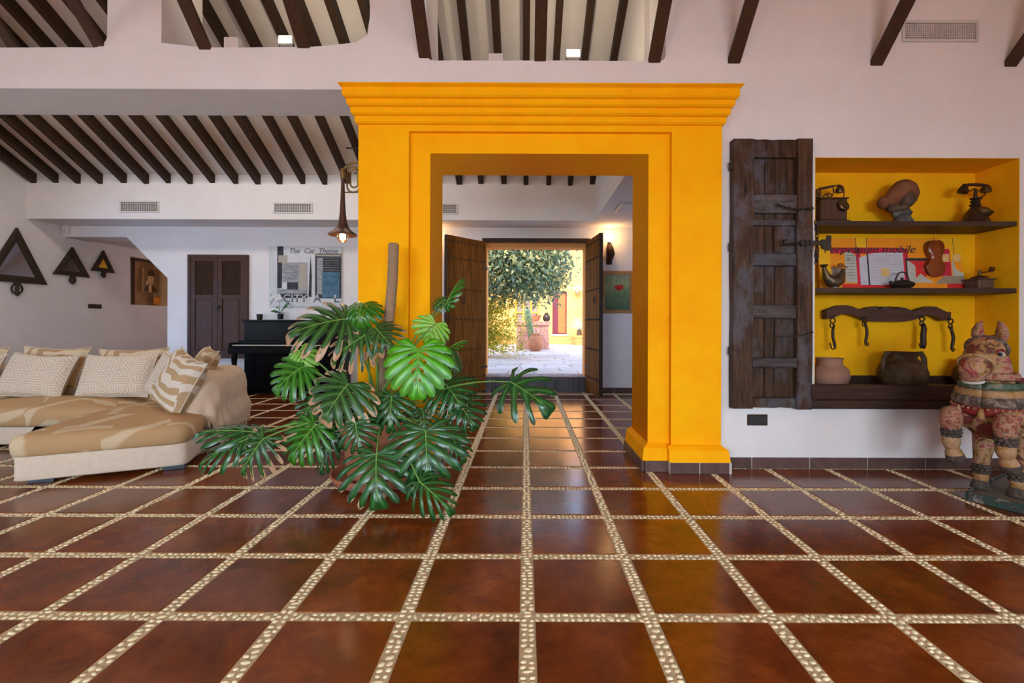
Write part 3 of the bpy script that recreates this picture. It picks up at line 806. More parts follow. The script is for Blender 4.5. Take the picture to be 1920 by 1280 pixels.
# ------------------------------------------------------------------ wall cupboard with lattice doors
CXa, CXb, CZa, CZb = at(357, 0, YB).x, at(469, 0, YB).x, at(412, 671, YB).z, at(412, 478, YB).z
cb = thing('wall_cupboard', 'brown two-door wall cupboard with lattice panels beside the piano', 'cupboard', ((CXa + CXb) / 2, YB, CZa))
fw = .05
filled('frame', [[(CXa, CZa), (CXb, CZa), (CXb, CZb), (CXa, CZb)], [(CXa + fw, CZa + fw), (CXb - fw, CZa + fw), (CXb - fw, CZb - fw), (CXa + fw, CZb - fw)]], YB - .05, YB, M['cup_wood'], cb)
xm = (CXa + CXb) / 2
for a, b in ((CXa + fw, xm), (xm, CXb - fw)):
    z0, z1 = CZa + fw, CZb - fw; a += .003; b -= .003; sw_ = .07; zm = z0 + (z1 - z0) * .60
    dr = filled('door', [[(a, z0), (b, z0), (b, z1), (a, z1)], [(a + sw_, z0 + sw_), (b - sw_, z0 + sw_), (b - sw_, zm - .03), (a + sw_, zm - .03)], [(a + sw_, zm + .03), (b - sw_, zm + .03), (b - sw_, z1 - .06), (a + sw_, z1 - .06)]], YB - .042, YB - .012, M['cup_wood'], cb)
    MB().box((a + sw_ - .004, YB - .026, z0 + sw_), (b - sw_ + .004, YB - .014, zm - .03)).build('panel', M['cup_wood'], dr)
    MB().box((a + sw_ + .03, YB - .036, z0 + sw_ + .03), (b - sw_ - .03, YB - .020, zm - .06), .008).build('panel', M['cup_wood'], dr)
    la = MB(); x0, x1, y0, y1 = a + sw_, b - sw_, zm + .03, z1 - .06
    for s in (1, -1):
        q = -3.0
        while q < 3:
            # clip the slanted bar z = y0 + s*(x-x0)*1.0 + q to the opening
            pts = []
            for x in (x0, x1):
                pts.append((x, y0 + s * (x - x0) * .75 + q))
            (xa, za), (xb, zb_) = pts
            def clip(xa, za, xb, zb_):
                t0, t1 = 0.0, 1.0
                for lo, hi, p, d in ((y0, y1, za, zb_ - za),):
                    if abs(d) < 1e-9: return None
                    u0, u1 = (lo - p) / d, (hi - p) / d
                    if u0 > u1: u0, u1 = u1, u0
                    t0, t1 = max(t0, u0), min(t1, u1)
                return (t0, t1) if t1 - t0 > .02 else None
            r_ = clip(xa, za, xb, zb_)
            if r_:
                p0 = Vector((xa + (xb - xa) * r_[0], YB - .026 + s * .003, za + (zb_ - za) * r_[0])); p1 = Vector((xa + (xb - xa) * r_[1], YB - .026 + s * .003, za + (zb_ - za) * r_[1]))
                la.tube([p0, p1], .0075, 4)
            q += .042
    la.build('lattice', M['cup_wood'], dr, kind='stuff')
    MB().box((x0, YB - .016, y0), (x1, YB - .012, y1)).build('lattice_backing', M['vent_dark'], dr)
lt = MB().box((xm - .035, YB - .062, CZa + .86), (xm + .035, YB - .042, CZa + .92), .004); lt.tube([(xm + .02, YB - .06, CZa + .89), (xm + .02, YB - .085, CZa + .89), (xm + .02, YB - .085, CZa + .80)], .007, 6)
lt.build('latch', M['iron'], cb)

# ------------------------------------------------------------------ piano and what stands on it
M['piano'] = NM('black_piano_lacquer').set(Base_Color=(.004, .0035, .004, 1), Roughness=.28, Specular_IOR_Level=.14).m
M['ivory'] = plain('ivory_keys', (.60, .55, .46), .4)
pn = thing('upright_piano', 'black upright piano against the rear wall under the poster', 'piano', (-3.9, 7.8, 0))
px0, px1 = -4.66, -3.02
MB().box((px0, 7.78, .10), (px1, 8.12, 1.215), .006).build('case', M['piano'], pn)
MB().box((px0 - .03, 7.74, 1.215), (px1 + .03, 8.125, 1.245), .006).build('lid', M['piano'], pn)
MB().box((px0 + .06, 7.766, .90), (px1 - .06, 7.782, 1.19), .004).build('music_panel', M['piano'], pn)
MB().box((px0 - .05, 7.42, .70), (px1 + .05, 7.80, .80), .008).build('key_bed', M['piano'], pn)
for x in (px0 - .05, px1 - .0):
    MB().box((x, 7.43, .80), (x + .05, 7.79, .875), .012).build('cheek', M['piano'], pn)
MB().box((px0, 7.43, .80), (px1, 7.46, .83), .004).build('key_slip', M['piano'], pn)
for q in range(52):
    x = px0 + (px1 - px0) * q / 52
    MB().box((x + .0008, 7.462, .80), (x + (px1 - px0) / 52 - .0008, 7.62, .842), .001).build('white_key', M['ivory'], pn)
bk = MB()
for q in range(52):
    if q % 7 in (0, 1, 3, 4, 5):
        x = px0 + (px1 - px0) * (q + 1) / 52; bk.box((x - .006, 7.52, .842), (x + .006, 7.62, .853), .001)
bk.build('black_keys', M['piano'], pn, kind='stuff')
MB().box((px0, 7.60, .85), (px1, 7.78, .905), .01).build('fall_board', M['piano'], pn)
for x in (px0 - .03, px1 - .05):
    MB().lathe([(.03, .04), (.034, .08), (.026, .14), (.034, .50), (.044, .62), (.044, .70)], (x + .04, 7.50, 0), 10).build('leg', M['piano'], pn, smooth=40)
    MB().box((x, 7.44, 0), (x + .08, 8.10, .06), .006).build('toe_block', M['piano'], pn)
MB().box((px0, 7.80, .03), (px1, 8.10, .12)).build('bottom_board', M['piano'], pn)
cp = thing('cup', 'small dark cup on the left end of the piano', 'cup', (at(489, 0, 7.95).x, 7.95, 1.245))
cx_ = cp.location.x
MB().lathe([(.0, 1.249), (.034, 1.249), (.042, 1.262), (.050, 1.345), (.046, 1.345), (.036, 1.262), (0, 1.258)], (cx_, 7.95, -.003), 16).build('body', M['iron'], cp, smooth=50)
MB().lathe([(0, 1.30), (.040, 1.30), (.040, 1.312), (0, 1.314)], (cx_, 7.95, 0), 12).build('wax', M['sepia_d'], cp)
# orchid
M['leaf_dk'] = plain('orchid_leaf', (.045, .15, .035), .35, col2=(.03, .10, .03)); M['petal'] = plain('white_petal', (.80, .78, .74), .5)
M['vase'] = glass('orchid_pot_glass', (.8, .85, .88), .08)
ox = at(528, 0, 7.92).x
orc = thing('orchid', 'white orchid in a clear pot on the piano', 'plant', (ox, 7.92, 1.245))
MB().lathe([(.0, 1.247), (.045, 1.247), (.062, 1.38), (.058, 1.38), (.042, 1.253), (0, 1.252)], (ox, 7.92, 0), 18).build('pot', M['vase'], orc, smooth=50)
MB().lathe([(.0, 1.256), (.040, 1.256), (.052, 1.345), (0, 1.352)], (ox, 7.92, 0), 12).build('bark', M['sepia_d'], orc, smooth=50)
for ang, L, up_ in ((200, .16, .03), (-15, .15, .11), (20, .17, .16), (150, .10, .10)):
    d = Vector((math.cos(R(ang)), math.sin(R(ang)) * .5, 0)); sd = Vector((-d.y, d.x, 0)).normalized() if d.length else Vector((0, 1, 0))
    lf = MB(); vs = []
    for q in range(7):
        t = q / 6; w = .028 * math.sin(math.pi * min(1, t * .9 + .08)) + .002
        c_ = Vector((ox, 7.92, 1.36)) + d * L * t + Vector((0, 0, up_ * math.sin(t * 2.0)))
        vs += [c_ - Vector((0, 0, w * .8)) - sd * w * .3, c_ + Vector((0, -.008, 0)), c_ + Vector((0, 0, w * .8)) + sd * w * .3]
    fs = [(q * 3 + e, q * 3 + e + 1, q * 3 + e + 4, q * 3 + e + 3) for q in range(6) for e in (0, 1)]
    lf.add(vs, fs).build('leaf', M['leaf_dk'], orc, smooth=True)
sp = [Vector((ox - .01, 7.92, 1.36)), Vector((ox - .015, 7.92, 1.50)), Vector((ox - .02, 7.91, 1.60)), Vector((ox - .07, 7.90, 1.65)), Vector((ox - .16, 7.89, 1.62))]
MB().tube(sp, .004, 5).build('stem', M['leaf_dk'], orc, smooth=True)
for q, (dx, dz) in enumerate(((-.02, 1.60), (-.06, 1.645), (-.10, 1.63), (-.135, 1.60), (-.05, 1.585), (-.005, 1.655), (.02, 1.61))):
    fl = MB(); c_ = Vector((ox + dx, 7.87, dz))
    for e in range(5):
        a_ = R(72 * e + 90 + q * 13); u = Vector((math.cos(a_), 0, math.sin(a_))); w = Vector((-u.z, 0, u.x))
        fl.add([c_, c_ + u * .018 + w * .016 + Vector((0, .006, 0)), c_ + u * .038 + Vector((0, -.004, 0)), c_ + u * .018 - w * .016 + Vector((0, .006, 0))], [(0, 1, 2, 3)])
    fl.ball(c_, .006, 6); fl.build('flower', M['petal'], orc)
# metronome
mx = at(637, 0, 7.93).x
me_ = thing('metronome', 'dark pyramid metronome at the right end of the piano', 'metronome', (mx, 7.93, 1.245))
def pyr(w0, w1, z0, z1, y=7.93, d0=None, d1=None):
    d0, d1 = d0 or w0, d1 or w1
    return MB().add([(mx - w0, y - d0, z0), (mx + w0, y - d0, z0), (mx + w0, y + d0, z0), (mx - w0, y + d0, z0), (mx - w1, y - d1, z1), (mx + w1, y - d1, z1), (mx + w1, y + d1, z1), (mx - w1, y + d1, z1)],
                    [(3, 2, 1, 0), (4, 5, 6, 7), (0, 1, 5, 4), (1, 2, 6, 5), (2, 3, 7, 6), (3, 0, 4, 7)])
M['mahog'] = wood('mahogany', (.05, .012, .010), (.10, .025, .018), .3)
pyr(.058, .020, 1.262, 1.455).build('case', M['mahog'], me_); pyr(.066, .066, 1.245, 1.262).build('base', M['mahog'], me_)
MB().tube([(mx, 7.868, 1.28), (mx + .01, 7.900, 1.44)], .0025, 5).build('pendulum', M['iron'], me_)

# ------------------------------------------------------------------ the poster over the piano
M['paper'] = plain('poster_paper', (.62, .62, .62), .6, col2=(.52, .53, .54), scale=5)
M['ink_black'] = plain('ink_black', (.016, .017, .020), .5, col2=(.05, .05, .055), scale=9)
M['ink_grey'] = plain('ink_grey', (.20, .20, .21), .5, col2=(.40, .40, .41), scale=7, vec=(1, 1, 5))
M['ink_beige'] = plain('ink_beige', (.42, .36, .25), .5, col2=(.36, .34, .30), scale=8)
M['ink_blue'] = plain('ink_blue', (.040, .10, .16), .5, col2=(.09, .19, .27), scale=9)
M['ink_warm'] = plain('ink_warm', (.40, .28, .13), .5)
M['ink_line'] = plain('ink_line', (.10, .10, .11), .5)
def poster(name, label, O, ex, ey, w, h, board, th=.02):
    t = thing(name, label, 'poster', O)
    MB().prism([(0, 0), (w, 0), (w, h), (0, h)], th, O, ex, ey).build('board', board, t)
    return t
def patch(t, O, ex, ey, poly, m, lift, name='printed_panel'):
    n_ = Vector(ex).cross(Vector(ey)).normalized()
    return MB().prism(poly, lift + .0005, Vector(O) + n_ * lift, ex, ey).build(name, m, t)
pa, pb = at(504, 574, YB - .03), at(641, 462, YB - .03); PW, PH = pb.x - pa.x, pb.z - pa.z
po = poster('poster', 'white poster with black and blue panels over the piano', pa, (1, 0, 0), (0, 0, 1), PW, PH, M['paper'])
def pp(u0, v0, u1, v1, m, lift):   # fractions of the poster, v measured from the top
    patch(po, pa, (1, 0, 0), (0, 0, 1), [(u0 * PW, (1 - v1) * PH), (u1 * PW, (1 - v1) * PH), (u1 * PW, (1 - v0) * PH), (u0 * PW, (1 - v0) * PH)], M[m], lift)
pp(.115, .0, .53, .86, 'ink_black', .001); pp(.20, .0, .53, .27, 'paper', .002); pp(.13, .15, .255, .29, 'ink_beige', .003)
pp(.115, .27, .53, .79, 'ink_grey', .002); pp(.41, .29, .52, .72, 'ink_beige', .003); pp(.25, .60, .40, .72, 'ink_black', .003); pp(.14, .60, .25, .71, 'paper', .003)
pp(.115, .27, .18, .70, 'ink_black', .004)
for q in range(7): pp(.22, .33 + .035 * q, .41, .335 + .035 * q, 'ink_line', .004)
patch(po, pa, (1, 0, 0), (0, 0, 1), [(.545 * PW, .16 * PH), (.585 * PW, .16 * PH), (.59 * PW, .5 * PH), (.572 * PW, .85 * PH), (.556 * PW, .5 * PH)], M['ink_black'], .002)
pp(.635, .12, .995, .865, 'ink_black', .001); pp(.645, .135, .985, .165, 'ink_beige', .002); pp(.66, .19, .74, .80, 'ink_grey', .002); pp(.73, .43, .97, .855, 'ink_blue', .003)
for q in range(6): pp(.74, .19 + .04 * q, .965, .196 + .04 * q, 'ink_grey', .003)
writing('lettering', 'The  Cat  Theme', M['ink_line'], po, (pa.x + .29 * PW, pa.y - .0045, pa.z + .885 * PH), (1, 0, 0), (0, 0, 1), .125, .35, width=.66 * PW)
def cut_text(o, zcut, keep_above):
    bm = bmesh.new(); bm.from_mesh(o.data)
    bmesh.ops.bisect_plane(bm, geom=list(bm.verts) + list(bm.edges) + list(bm.faces), plane_co=(0, 0, zcut - wloc(o).z), plane_no=(0, 0, 1), clear_inner=keep_above, clear_outer=not keep_above)
    bm.to_mesh(o.data); bm.free()
zcut = pa.z + .14 * PH                       # the capitals change from white to dark where the dark panels end
for body, u0, u1 in (('CITY', .20, .53), ('A', .61, .72), ('L', .90, .98)):
    for m_, lift, above in ((M['paper'], .0055, True), (M['ink_line'], .0035, False)):
        cut_text(writing('lettering', body, m_, po, (pa.x + u0 * PW, pa.y - lift, pa.z + .070 * PH), (1, 0, 0), (0, 0, 1), .195, width=(u1 - u0) * PW), zcut, above)
writing('lettering', 'JAM', M['ink_grey'], po, (pa.x + .02 * PW, pa.y - .004, pa.z + .070 * PH), (1, 0, 0), (0, 0, 1), .195, width=.155 * PW)

# ------------------------------------------------------------------ poppy picture, wall lamp
qa, qb = at(1128, 587, YB - .03), at(1187, 508, YB - .03)
pop = thing('framed_picture', 'poppy painting in a pale wooden frame right of the street door', 'picture', qa)
M['pale_wood'] = wood('pale_frame_wood', (.36, .17, .05), (.46, .23, .08), .45)
w_, h_, b_ = qb.x - qa.x, qb.z - qa.z, .055
for nm2, lo, hi in (('frame_rail', (0, 0), (w_, b_)), ('frame_rail', (0, h_ - b_), (w_, h_)), ('frame_stile', (0, b_), (b_, h_ - b_)), ('frame_stile', (w_ - b_, b_), (w_, h_ - b_))):
    MB().box((qa.x + lo[0], qa.y, qa.z + lo[1]), (qa.x + hi[0], YB, qa.z + hi[1]), .006).build(nm2, M['pale_wood'], pop)
k = NM('poppy_field_paint'); mp = k.coords((16, 16, 3)); nz = k.noise(2.5, 6, .7, mp, 1.2)
tc = k.n('TexCoord'); sx_ = k.n('SeparateXYZ', {0: (tc, 'Generated')})
gr = k.ramp((sx_, 2), [(.0, (.06, .12, .05)), (.45, (.14, .22, .10)), (.72, (.30, .36, .16)), (1.0, (.26, .27, .20))]); st_ = k.ramp((nz, 0), [(.42, (.55, .6, .5)), (.6, (1.25, 1.3, 1.1))])
mm_ = k.n('Mix'); mm_.data_type = 'RGBA'; mm_.blend_type = 'MULTIPLY'; mm_.inputs[0].default_value = .8
k.t.links.new(gr.outputs[0], mm_.inputs[6]); k.t.links.new(st_.outputs[0], mm_.inputs[7]); k.col(mm_); k.set(Roughness=.5); M['field'] = k.m
MB().box((qa.x + b_ - .005, qa.y + .012, qa.z + b_ - .005), (qa.x + w_ - b_ + .005, YB - .002, qa.z + h_ - b_ + .005)).build('canvas', M['field'], pop)
M['poppy'] = plain('poppy_red', (.62, .028, .015), .5, col2=(.42, .015, .01), scale=20)
M['stalk'] = plain('poppy_stalk', (.08, .14, .05), .6)
pcx, pcz = qa.x + w_ * .56, qa.z + h_ * .61
for dx, dz, r in ((-.03, 0, .048), (.025, .012, .050), (.0, -.02, .045), (.03, -.012, .038)):
    patch(pop, (pcx + dx, qa.y + .012, pcz + dz), (1, 0, 0), (0, 0, 1), ellipse(0, 0, r, r * .8, 12), M['poppy'], .001 + .001 * random.random(), 'painted_petal')
patch(pop, (pcx, qa.y + .012, qa.z + .08), (1, 0, 0), (0, 0, 1), [(-.004, 0), (.004, 0), (.006, .4), (0, .4)], M['stalk'], .0008, 'painted_stalk')
def sconce(x, z, label):
    t = thing('wall_lamp', label, 'lamp', (x, YB, z))
    MB().box((x - .05, YB - .03, z), (x + .05, YB, z + .22), .01).build('back_plate', M['dark_wood'], t)
    MB().tube([(x, YB - .03, z + .06), (x, YB - .08, z + .10), (x + .005, YB - .12, z + .17), (x - .005, YB - .10, z + .26), (x - .01, YB - .09, z + .33)], [(.035, .03), (.055, .045), (.075, .06), (.065, .055), (.04, .04)], 9).build('carved_body', M['dark_wood'], t, smooth=60)
    MB().lathe([(.03, 0), (.036, .02), (.03, .05)], (x - .012, YB - .09, z + .325), 10).build('socket', M['iron'], t, smooth=50)
    MB().lathe([(.0, 0), (.026, .012), (.036, .045), (.028, .075), (0, .09)], (x - .012, YB - .09, z + .37), 12).build('bulb', M['bulb'], t, smooth=True)
    lamp('POINT', 'wall_lamp_light', (x - .012, YB - .17, z + .46), 7, (1, .55, .22), shadow_soft_size=.05)
a = at(1142, 496, YB); sconce(a.x, a.z, 'carved dark wall lamp with a lit bulb beside the street door')
sconce(-1.62, a.z, 'assumed carved dark wall lamp with a lit bulb hidden behind the open left door leaf')  # unseen lamp, assumed from the warm glow above the leaf

# ------------------------------------------------------------------ trombone lamp
M['brass'] = plain('aged_brass', (.34, .21, .07), .35, .9, col2=(.20, .11, .04), scale=12)
M['bell'] = plain('copper_bell', (.16, .085, .06), .42, .8, col2=(.12, .06, .045), scale=10)
D = 4.75; bc = at(642.5, 441, D); s_ = D / F
tl = thing('trombone_lamp', 'trombone hung bell down as a lamp beside the orange portal', 'lamp', bc)
zt_ = lambda py: at(642, py, D).z
prof = [(26.5, 441), (24, 437.5), (17, 433), (11, 426), (7.4, 415), (5.6, 400), (4.4, 380), (3.7, 360), (3.2, 340), (3.0, 318)]
pr = [(r * s_, zt_(y) - bc.z) for r, y in prof]
MB().lathe([(r - .0015, z + .001) for r, z in pr][::-1] + pr, (bc.x, D, bc.z), 28).build('bell', M['bell'], tl, smooth=50)
MB().lathe([(.026, .05), (.028, .02), (.02, .0)], (bc.x, D, bc.z + .005), 12).build('socket', M['iron'], tl, smooth=50)
MB().lathe([(.0, -.075), (.035, -.062), (.058, -.03), (.055, 0), (.03, .028), (.015, .035)], (bc.x, D, bc.z), 18).build('bulb_glass', glass('bulb_glass', (1, .85, .6), .0), tl, smooth=True)
MB().lathe([(.0, -.04), (.019, -.032), (.019, .0), (.0, .01)], (bc.x, D, bc.z), 10).build('filament', glow('filament', (1, .72, .38), 30), tl, smooth=True)
lamp('POINT', 'trombone_lamp_light', (bc.x, D, bc.z - .12), 4, (1, .6, .28), shadow_soft_size=.05)
def U(cx, top, bot, hw, arc=True):
    pts = []
    for q in range(9): a_ = math.pi - math.pi * q / 8; pts.append(at(cx + hw * math.cos(a_), top - hw * .95 * math.sin(a_) + hw, D))
    return pts
p = [at(642, 330, D)] + U(666, 303.5, 0, 24) + [at(690, 352, D)]
MB().tube(p, .0115, 8).build('outer_slide', M['brass'], tl, smooth=True)
for cx2, hw, t_, b2 in ((662.5, 11.5, 311, 350), (664, 7, 316, 345)):
    lo = U(cx2, t_, 0, hw)
    lo2 = [at(cx2 + hw * math.cos(a_), b2 + hw * .9 * math.sin(a_), D + .02) for a_ in [math.pi * q / 8 for q in range(9)]]
    MB().tube(lo + lo2 + [lo[0]], .009, 8).build('tuning_loop', M['brass'], tl, smooth=True)
MB().tube([at(645, 360.5, D), at(690, 360.5, D)], .006, 6).build('brace', M['brass'], tl)
MB().tube([at(664, 324.5, D), at(680, 324.5, D)], .005, 6).build('brace', M['iron'], tl)
MB().lathe([(.024, 0), (.026, .02), (.024, .10), (.02, .102)], (bc.x, D, zt_(335)), 12).build('ferrule', M['brass'], tl, smooth=40)
MB().tube([at(690, 352, D), at(690, 300, D), (at(690, 300, D).x, D, 4.9)], .004, 5).build('cable', M['iron'], tl)
MB().tube([at(649, 277.5, D), at(690, 277.5, D)], .008, 6).build('hanger_bar', M['iron'], tl)
# ------------------------------------------------------------------ the shelf niche
NB = 4.306
nc = thing('trim_6', None, None, (3.27, NB, NZ0)); struct(nc, 'ochre plastered niche with shelves in the right wall')
nm = MB(); e = .012
nm.box((NX0 - .002, NB, NZ0 - .02), (NX1 + .002, NB + .05, NZ1 + .02)); nm.build('niche_back', M['niche'], nc)
MB().box((NX1 - .004, YM + .0005, NZ0), (NX1 + .03, NB + .01, NZ1)).build('niche_side', M['niche'], nc)
MB().box((NX0 - .03, YM + .0005, NZ0), (NX0 + .004, NB + .01, NZ1)).build('niche_side', M['niche'], nc)
MB().box((NX0, YM + .0005, NZ1 - .004), (NX1, NB + .01, NZ1 + .03)).build('niche_head', M['niche'], nc)
MB().box((NX0, YM + .0005, NZ0 - .03), (NX1, NB + .01, NZ0 + .004)).build('niche_sill', M['niche'], nc)
def shelf(zt, zb, x1, label):
    y0 = YM + .015; m = 24; vs = []
    for q in range(m + 1):
        x = NX0 + .002 + (x1 - NX0 - .004) * q / m; w = .006 * mnoise.noise((x * 9, zt * 5, 0))
        vs += [(x, y0 + w, zb + w * .5), (x, y0 + w, zt), (x, NB - .001, zt), (x, NB - .001, zb)]
    fs = [(0, 1, 2, 3), tuple(m * 4 + i for i in (3, 2, 1, 0))] + [(q * 4 + i, q * 4 + (i + 1) % 4, q * 4 + 4 + (i + 1) % 4, q * 4 + 4 + i) for q in range(m) for i in range(4)]
    o = MB().add(vs, fs).build('shelf', M['shelf'], None); tag(o, label, 'shelf')
Z1S, Z2S = 2.068, 1.508
shelf(Z1S, Z1S - .037, NX1 - .005, 'upper dark wooden shelf in the ochre niche')
shelf(Z2S, Z2S - .040, NX1 - .005, 'lower dark wooden shelf in the ochre niche')
for z in ():
    MB().add([(NX1 - .06, YM + .03, z), (NX1 - .004, YM + .03, z), (NX1 - .004, YM + .03, z - .20), (NX1 - .06, YM + .30, z), (NX1 - .004, YM + .30, z), (NX1 - .004, YM + .30, z - .12)], [(0, 1, 2), (5, 4, 3), (0, 2, 5, 3), (0, 3, 4, 1), (1, 4, 5, 2)]).build('corbel', M['niche'], nc)

# manger at the foot of the niche
tr = thing('manger', 'dark wooden manger trough along the foot of the niche', 'trough', (3.3, YM, .51))
mx0, mx1 = NX0 - .08, NX1 + .02
MB().box((mx0, YM - .10, .585), (mx1, YM - .045, .708), .008).build('front_plank', M['manger'], tr)
MB().box((mx0, YM - .085, .508), (mx1, YM - .035, .584), .008).build('front_plank', M['manger'], tr)
MB().box((NX0 + .006, YM - .05, .60), (NX1 - .006, NB - .002, .625), .004).build('bottom_plank', M['manger'], tr)
MB().box((NX0 + .006, NB - .05, .62), (NX1 - .006, NB - .003, .735), .006).build('rear_plank', M['manger'], tr)
for x in (NX0 + .006, NX1 - .046): MB().box((x, YM - .045, .626), (x + .04, NB - .052, .70), .004).build('end_board', M['manger'], tr)
for q, (x, y, l, a_) in enumerate(((2.86, 4.19, .2, 6), (2.93, 3.99, .16, -8), (3.62, 4.21, .20, 4), (3.56, 4.02, .16, -5))):
    X_ = Matrix.Translation((x, y, .655)) @ Matrix.Rotation(R(a_), 4, 'Z') @ Matrix.Rotation(R(6), 4, 'Y')
    o = MB().box((-l / 2, -.035, -.028), (l / 2, .035, .03), .008, X_).build('wood_scrap', M['manger'])
    tag(o, ['flat dark wood scrap in the manger right of the left jug', 'short dark wood scrap in the manger left of the big jar', 'long dark wood scrap in the manger right of the big jar', 'dark wood scrap in the manger before the right pot', 'stubby wood scrap at the front of the manger'][q], 'wood')

# the open shutter on the wall
sh = thing('shutter', 'tall weathered wooden shutter hung open left of the niche', 'shutter', (2.0, YM, .513))
sx0, sx1, sz0, sz1 = 1.700, 2.358, .508, 2.718
yf, yb2 = YM - .078, YM - .003
def wplank(lo, hi, name='plank', amp=.006, m='old_wood'):
    """weathered board with uneven edges"""
    (x0, y0, z0), (x1, y1, z1) = lo, hi
    long_z = (z1 - z0) > (x1 - x0); n = 14; vs = []
    sd = random.uniform(0, 50)
    for q in range(n + 1):
        t = q / n
        j = [amp * mnoise.noise((t * 5 + sd, i * 3.1, 0)) for i in range(4)]
        if long_z:
            z = z0 + (z1 - z0) * t
            vs += [(x0 + j[0] + .004, y0 + j[2] * .6, z), (x1 + j[1] - .004, y0 + j[3] * .6, z), (x1 + j[1], y0 + .008, z), (x1 + j[1], y1, z), (x0 + j[0], y1, z), (x0 + j[0], y0 + .008, z)]
        else:
            x = x0 + (x1 - x0) * t
            vs += [(x, y0 + j[2] * .6, z1 + j[1] - .004), (x, y0 + j[3] * .6, z0 + j[0] + .004), (x, y0 + .008, z0 + j[0]), (x, y1, z0 + j[0]), (x, y1, z1 + j[1]), (x, y0 + .008, z1 + j[1])]
    fs = [tuple(range(6))[::-1], tuple(n * 6 + i for i in range(6))] + [(q * 6 + i, q * 6 + (i + 1) % 6, q * 6 + 6 + (i + 1) % 6, q * 6 + 6 + i) for q in range(n) for i in range(6)]
    return MB().add(vs, fs).build(name, M[m], sh)
def SX(px): return sx0 + (px - 54) / (402 - 54) * (sx1 - sx0)
def SZ(py): return sz1 - (py - 40) / (1195 - 40) * (sz1 - sz0)
wplank((SX(54), yf, sz0), (SX(143), yb2, sz1), 'stile'); wplank((SX(330), yf - .008, sz0 - .004), (SX(398), yb2, sz1), 'stile', .008)
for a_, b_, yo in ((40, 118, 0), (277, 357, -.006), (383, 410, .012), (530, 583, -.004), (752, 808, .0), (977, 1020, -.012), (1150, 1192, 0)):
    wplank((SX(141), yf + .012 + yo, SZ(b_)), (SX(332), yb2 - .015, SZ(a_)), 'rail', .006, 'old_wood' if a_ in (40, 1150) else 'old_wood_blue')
for a_, b_ in ((141, 203), (203, 248), (248, 334)):
    wplank((SX(a_) + .001, yf + .052, sz0 + .03), (SX(b_) - .001, yb2 - .004, sz1 - .03), 'back_board', .002)
wplank((SX(240), yf + .03, SZ(528)), (SX(328), yb2 - .018, SZ(412)), 'lock_block', .006)
for zz in (SZ(150), SZ(500), SZ(950)):
    MB().box((sx0 - .018, yf + .01, zz - .035), (sx0 + .006, yf + .06, zz + .035), .006).build('hinge', M['iron'], sh)
# latch bar with hook and fork end
lb = MB(); zl = SZ(488); yl = yf - .03
lb.tube([(SX(275), yl, zl + .025), (SX(262), yl, zl + .015), (SX(262), yl, zl - .012), (SX(290), yl, zl - .008), (SX(340), yl, zl)], .011, 6)
lb.box((SX(335), yl - .006, zl - .018), (SX(428), yl + .006, zl + .018), .002)
lb.prism([(0, -.045), (.05, -.06), (.075, -.06), (.08, .06), (.045, .062), (.04, .03), (0, .028)], .012, (SX(428) - .005, yl - .004, zl), (1, 0, 0), (0, 0, 1))
for x in (345, 365): lb.tube([(SX(x) + .022 * math.cos(t), yl - .01, zl + .022 * math.sin(t)) for t in [2 * math.pi * q / 10 for q in range(11)]], .006, 5)
lb.build('latch_bar', M['iron'], sh, smooth=40)
def chain(name, pts, r, parent, m=None):
    mb = MB(); P_ = [Vector(p) for p in pts]
    L = [0]
    for q in range(1, len(P_)): L.append(L[-1] + (P_[q] - P_[q - 1]).length)
    s = 0; i = 0; alt = 0
    while s < L[-1]:
        while i < len(L) - 2 and L[i + 1] < s: i += 1
        t = (s - L[i]) / max(1e-6, L[i + 1] - L[i]); c = P_[i].lerp(P_[i + 1], t); d = (P_[i + 1] - P_[i]).normalized()
        a = d.cross(Vector((0, 1, .2))).normalized(); b = d.cross(a)
        w = a if alt % 2 == 0 else b
        mb.tube([c + d * r * 1.5 * math.cos(q * math.pi / 4) + w * r * math.sin(q * math.pi / 4) for q in range(9)], r * .32, 5)
        s += r * 2.1; alt += 1
    return mb.build(name, m or M['iron'], parent, smooth=True)
chain('chain', [(SX(243), yf - .012, SZ(325)), (SX(280), yf - .016, SZ(338)), (SX(330), yf - .02, SZ(346)), (SX(398), yf - .02, SZ(340))], .011, sh)
xc = SX(408)
chain('hanging_chain', [(xc, yf - .01, SZ(400)), (xc + .008, yf - .012, SZ(470)), (xc + .012, yf - .012, SZ(530)), (xc + .004, yf - .012, SZ(570)), (xc - .005, yf - .02, SZ(520))], .013, sh)
MB().tube([(SX(200), yf + .058, SZ(880)), (SX(240), yf + .05, SZ(888)), (SX(330), yf - .016, SZ(884)), (SX(395), yf - .02, SZ(866))], .005, 5).build('wire', M['iron'], sh, smooth=True)

# double socket
so = thing('wall_socket', 'dark double socket on the wall under the shutter', 'socket', at(1419, 787, YM))
a, b = at(1400.5, 797, YM), at(1438.5, 776.5, YM)
MB().box((a.x, YM - .010, a.z), (b.x, YM, b.z), .003).build('plate', M['dark_wood'], so)
M['steel_dark'] = plain('socket_insert', (.05, .055, .065), .35, .4)
MB().box((a.x + .018, YM - .013, a.z + .018), (b.x - .018, YM - .008, b.z - .018), .002).build('insert', M['steel_dark'], so)
for u in (.33, .67): MB().lathe([(.020, 0), (.020, .004), (.014, .004), (.012, -.002), (0, -.002)], (a.x + (b.x - a.x) * u, YM - .012, (a.z + b.z) / 2), 14, axis=(0, -1, 0)).build('outlet', M['iron'], so)

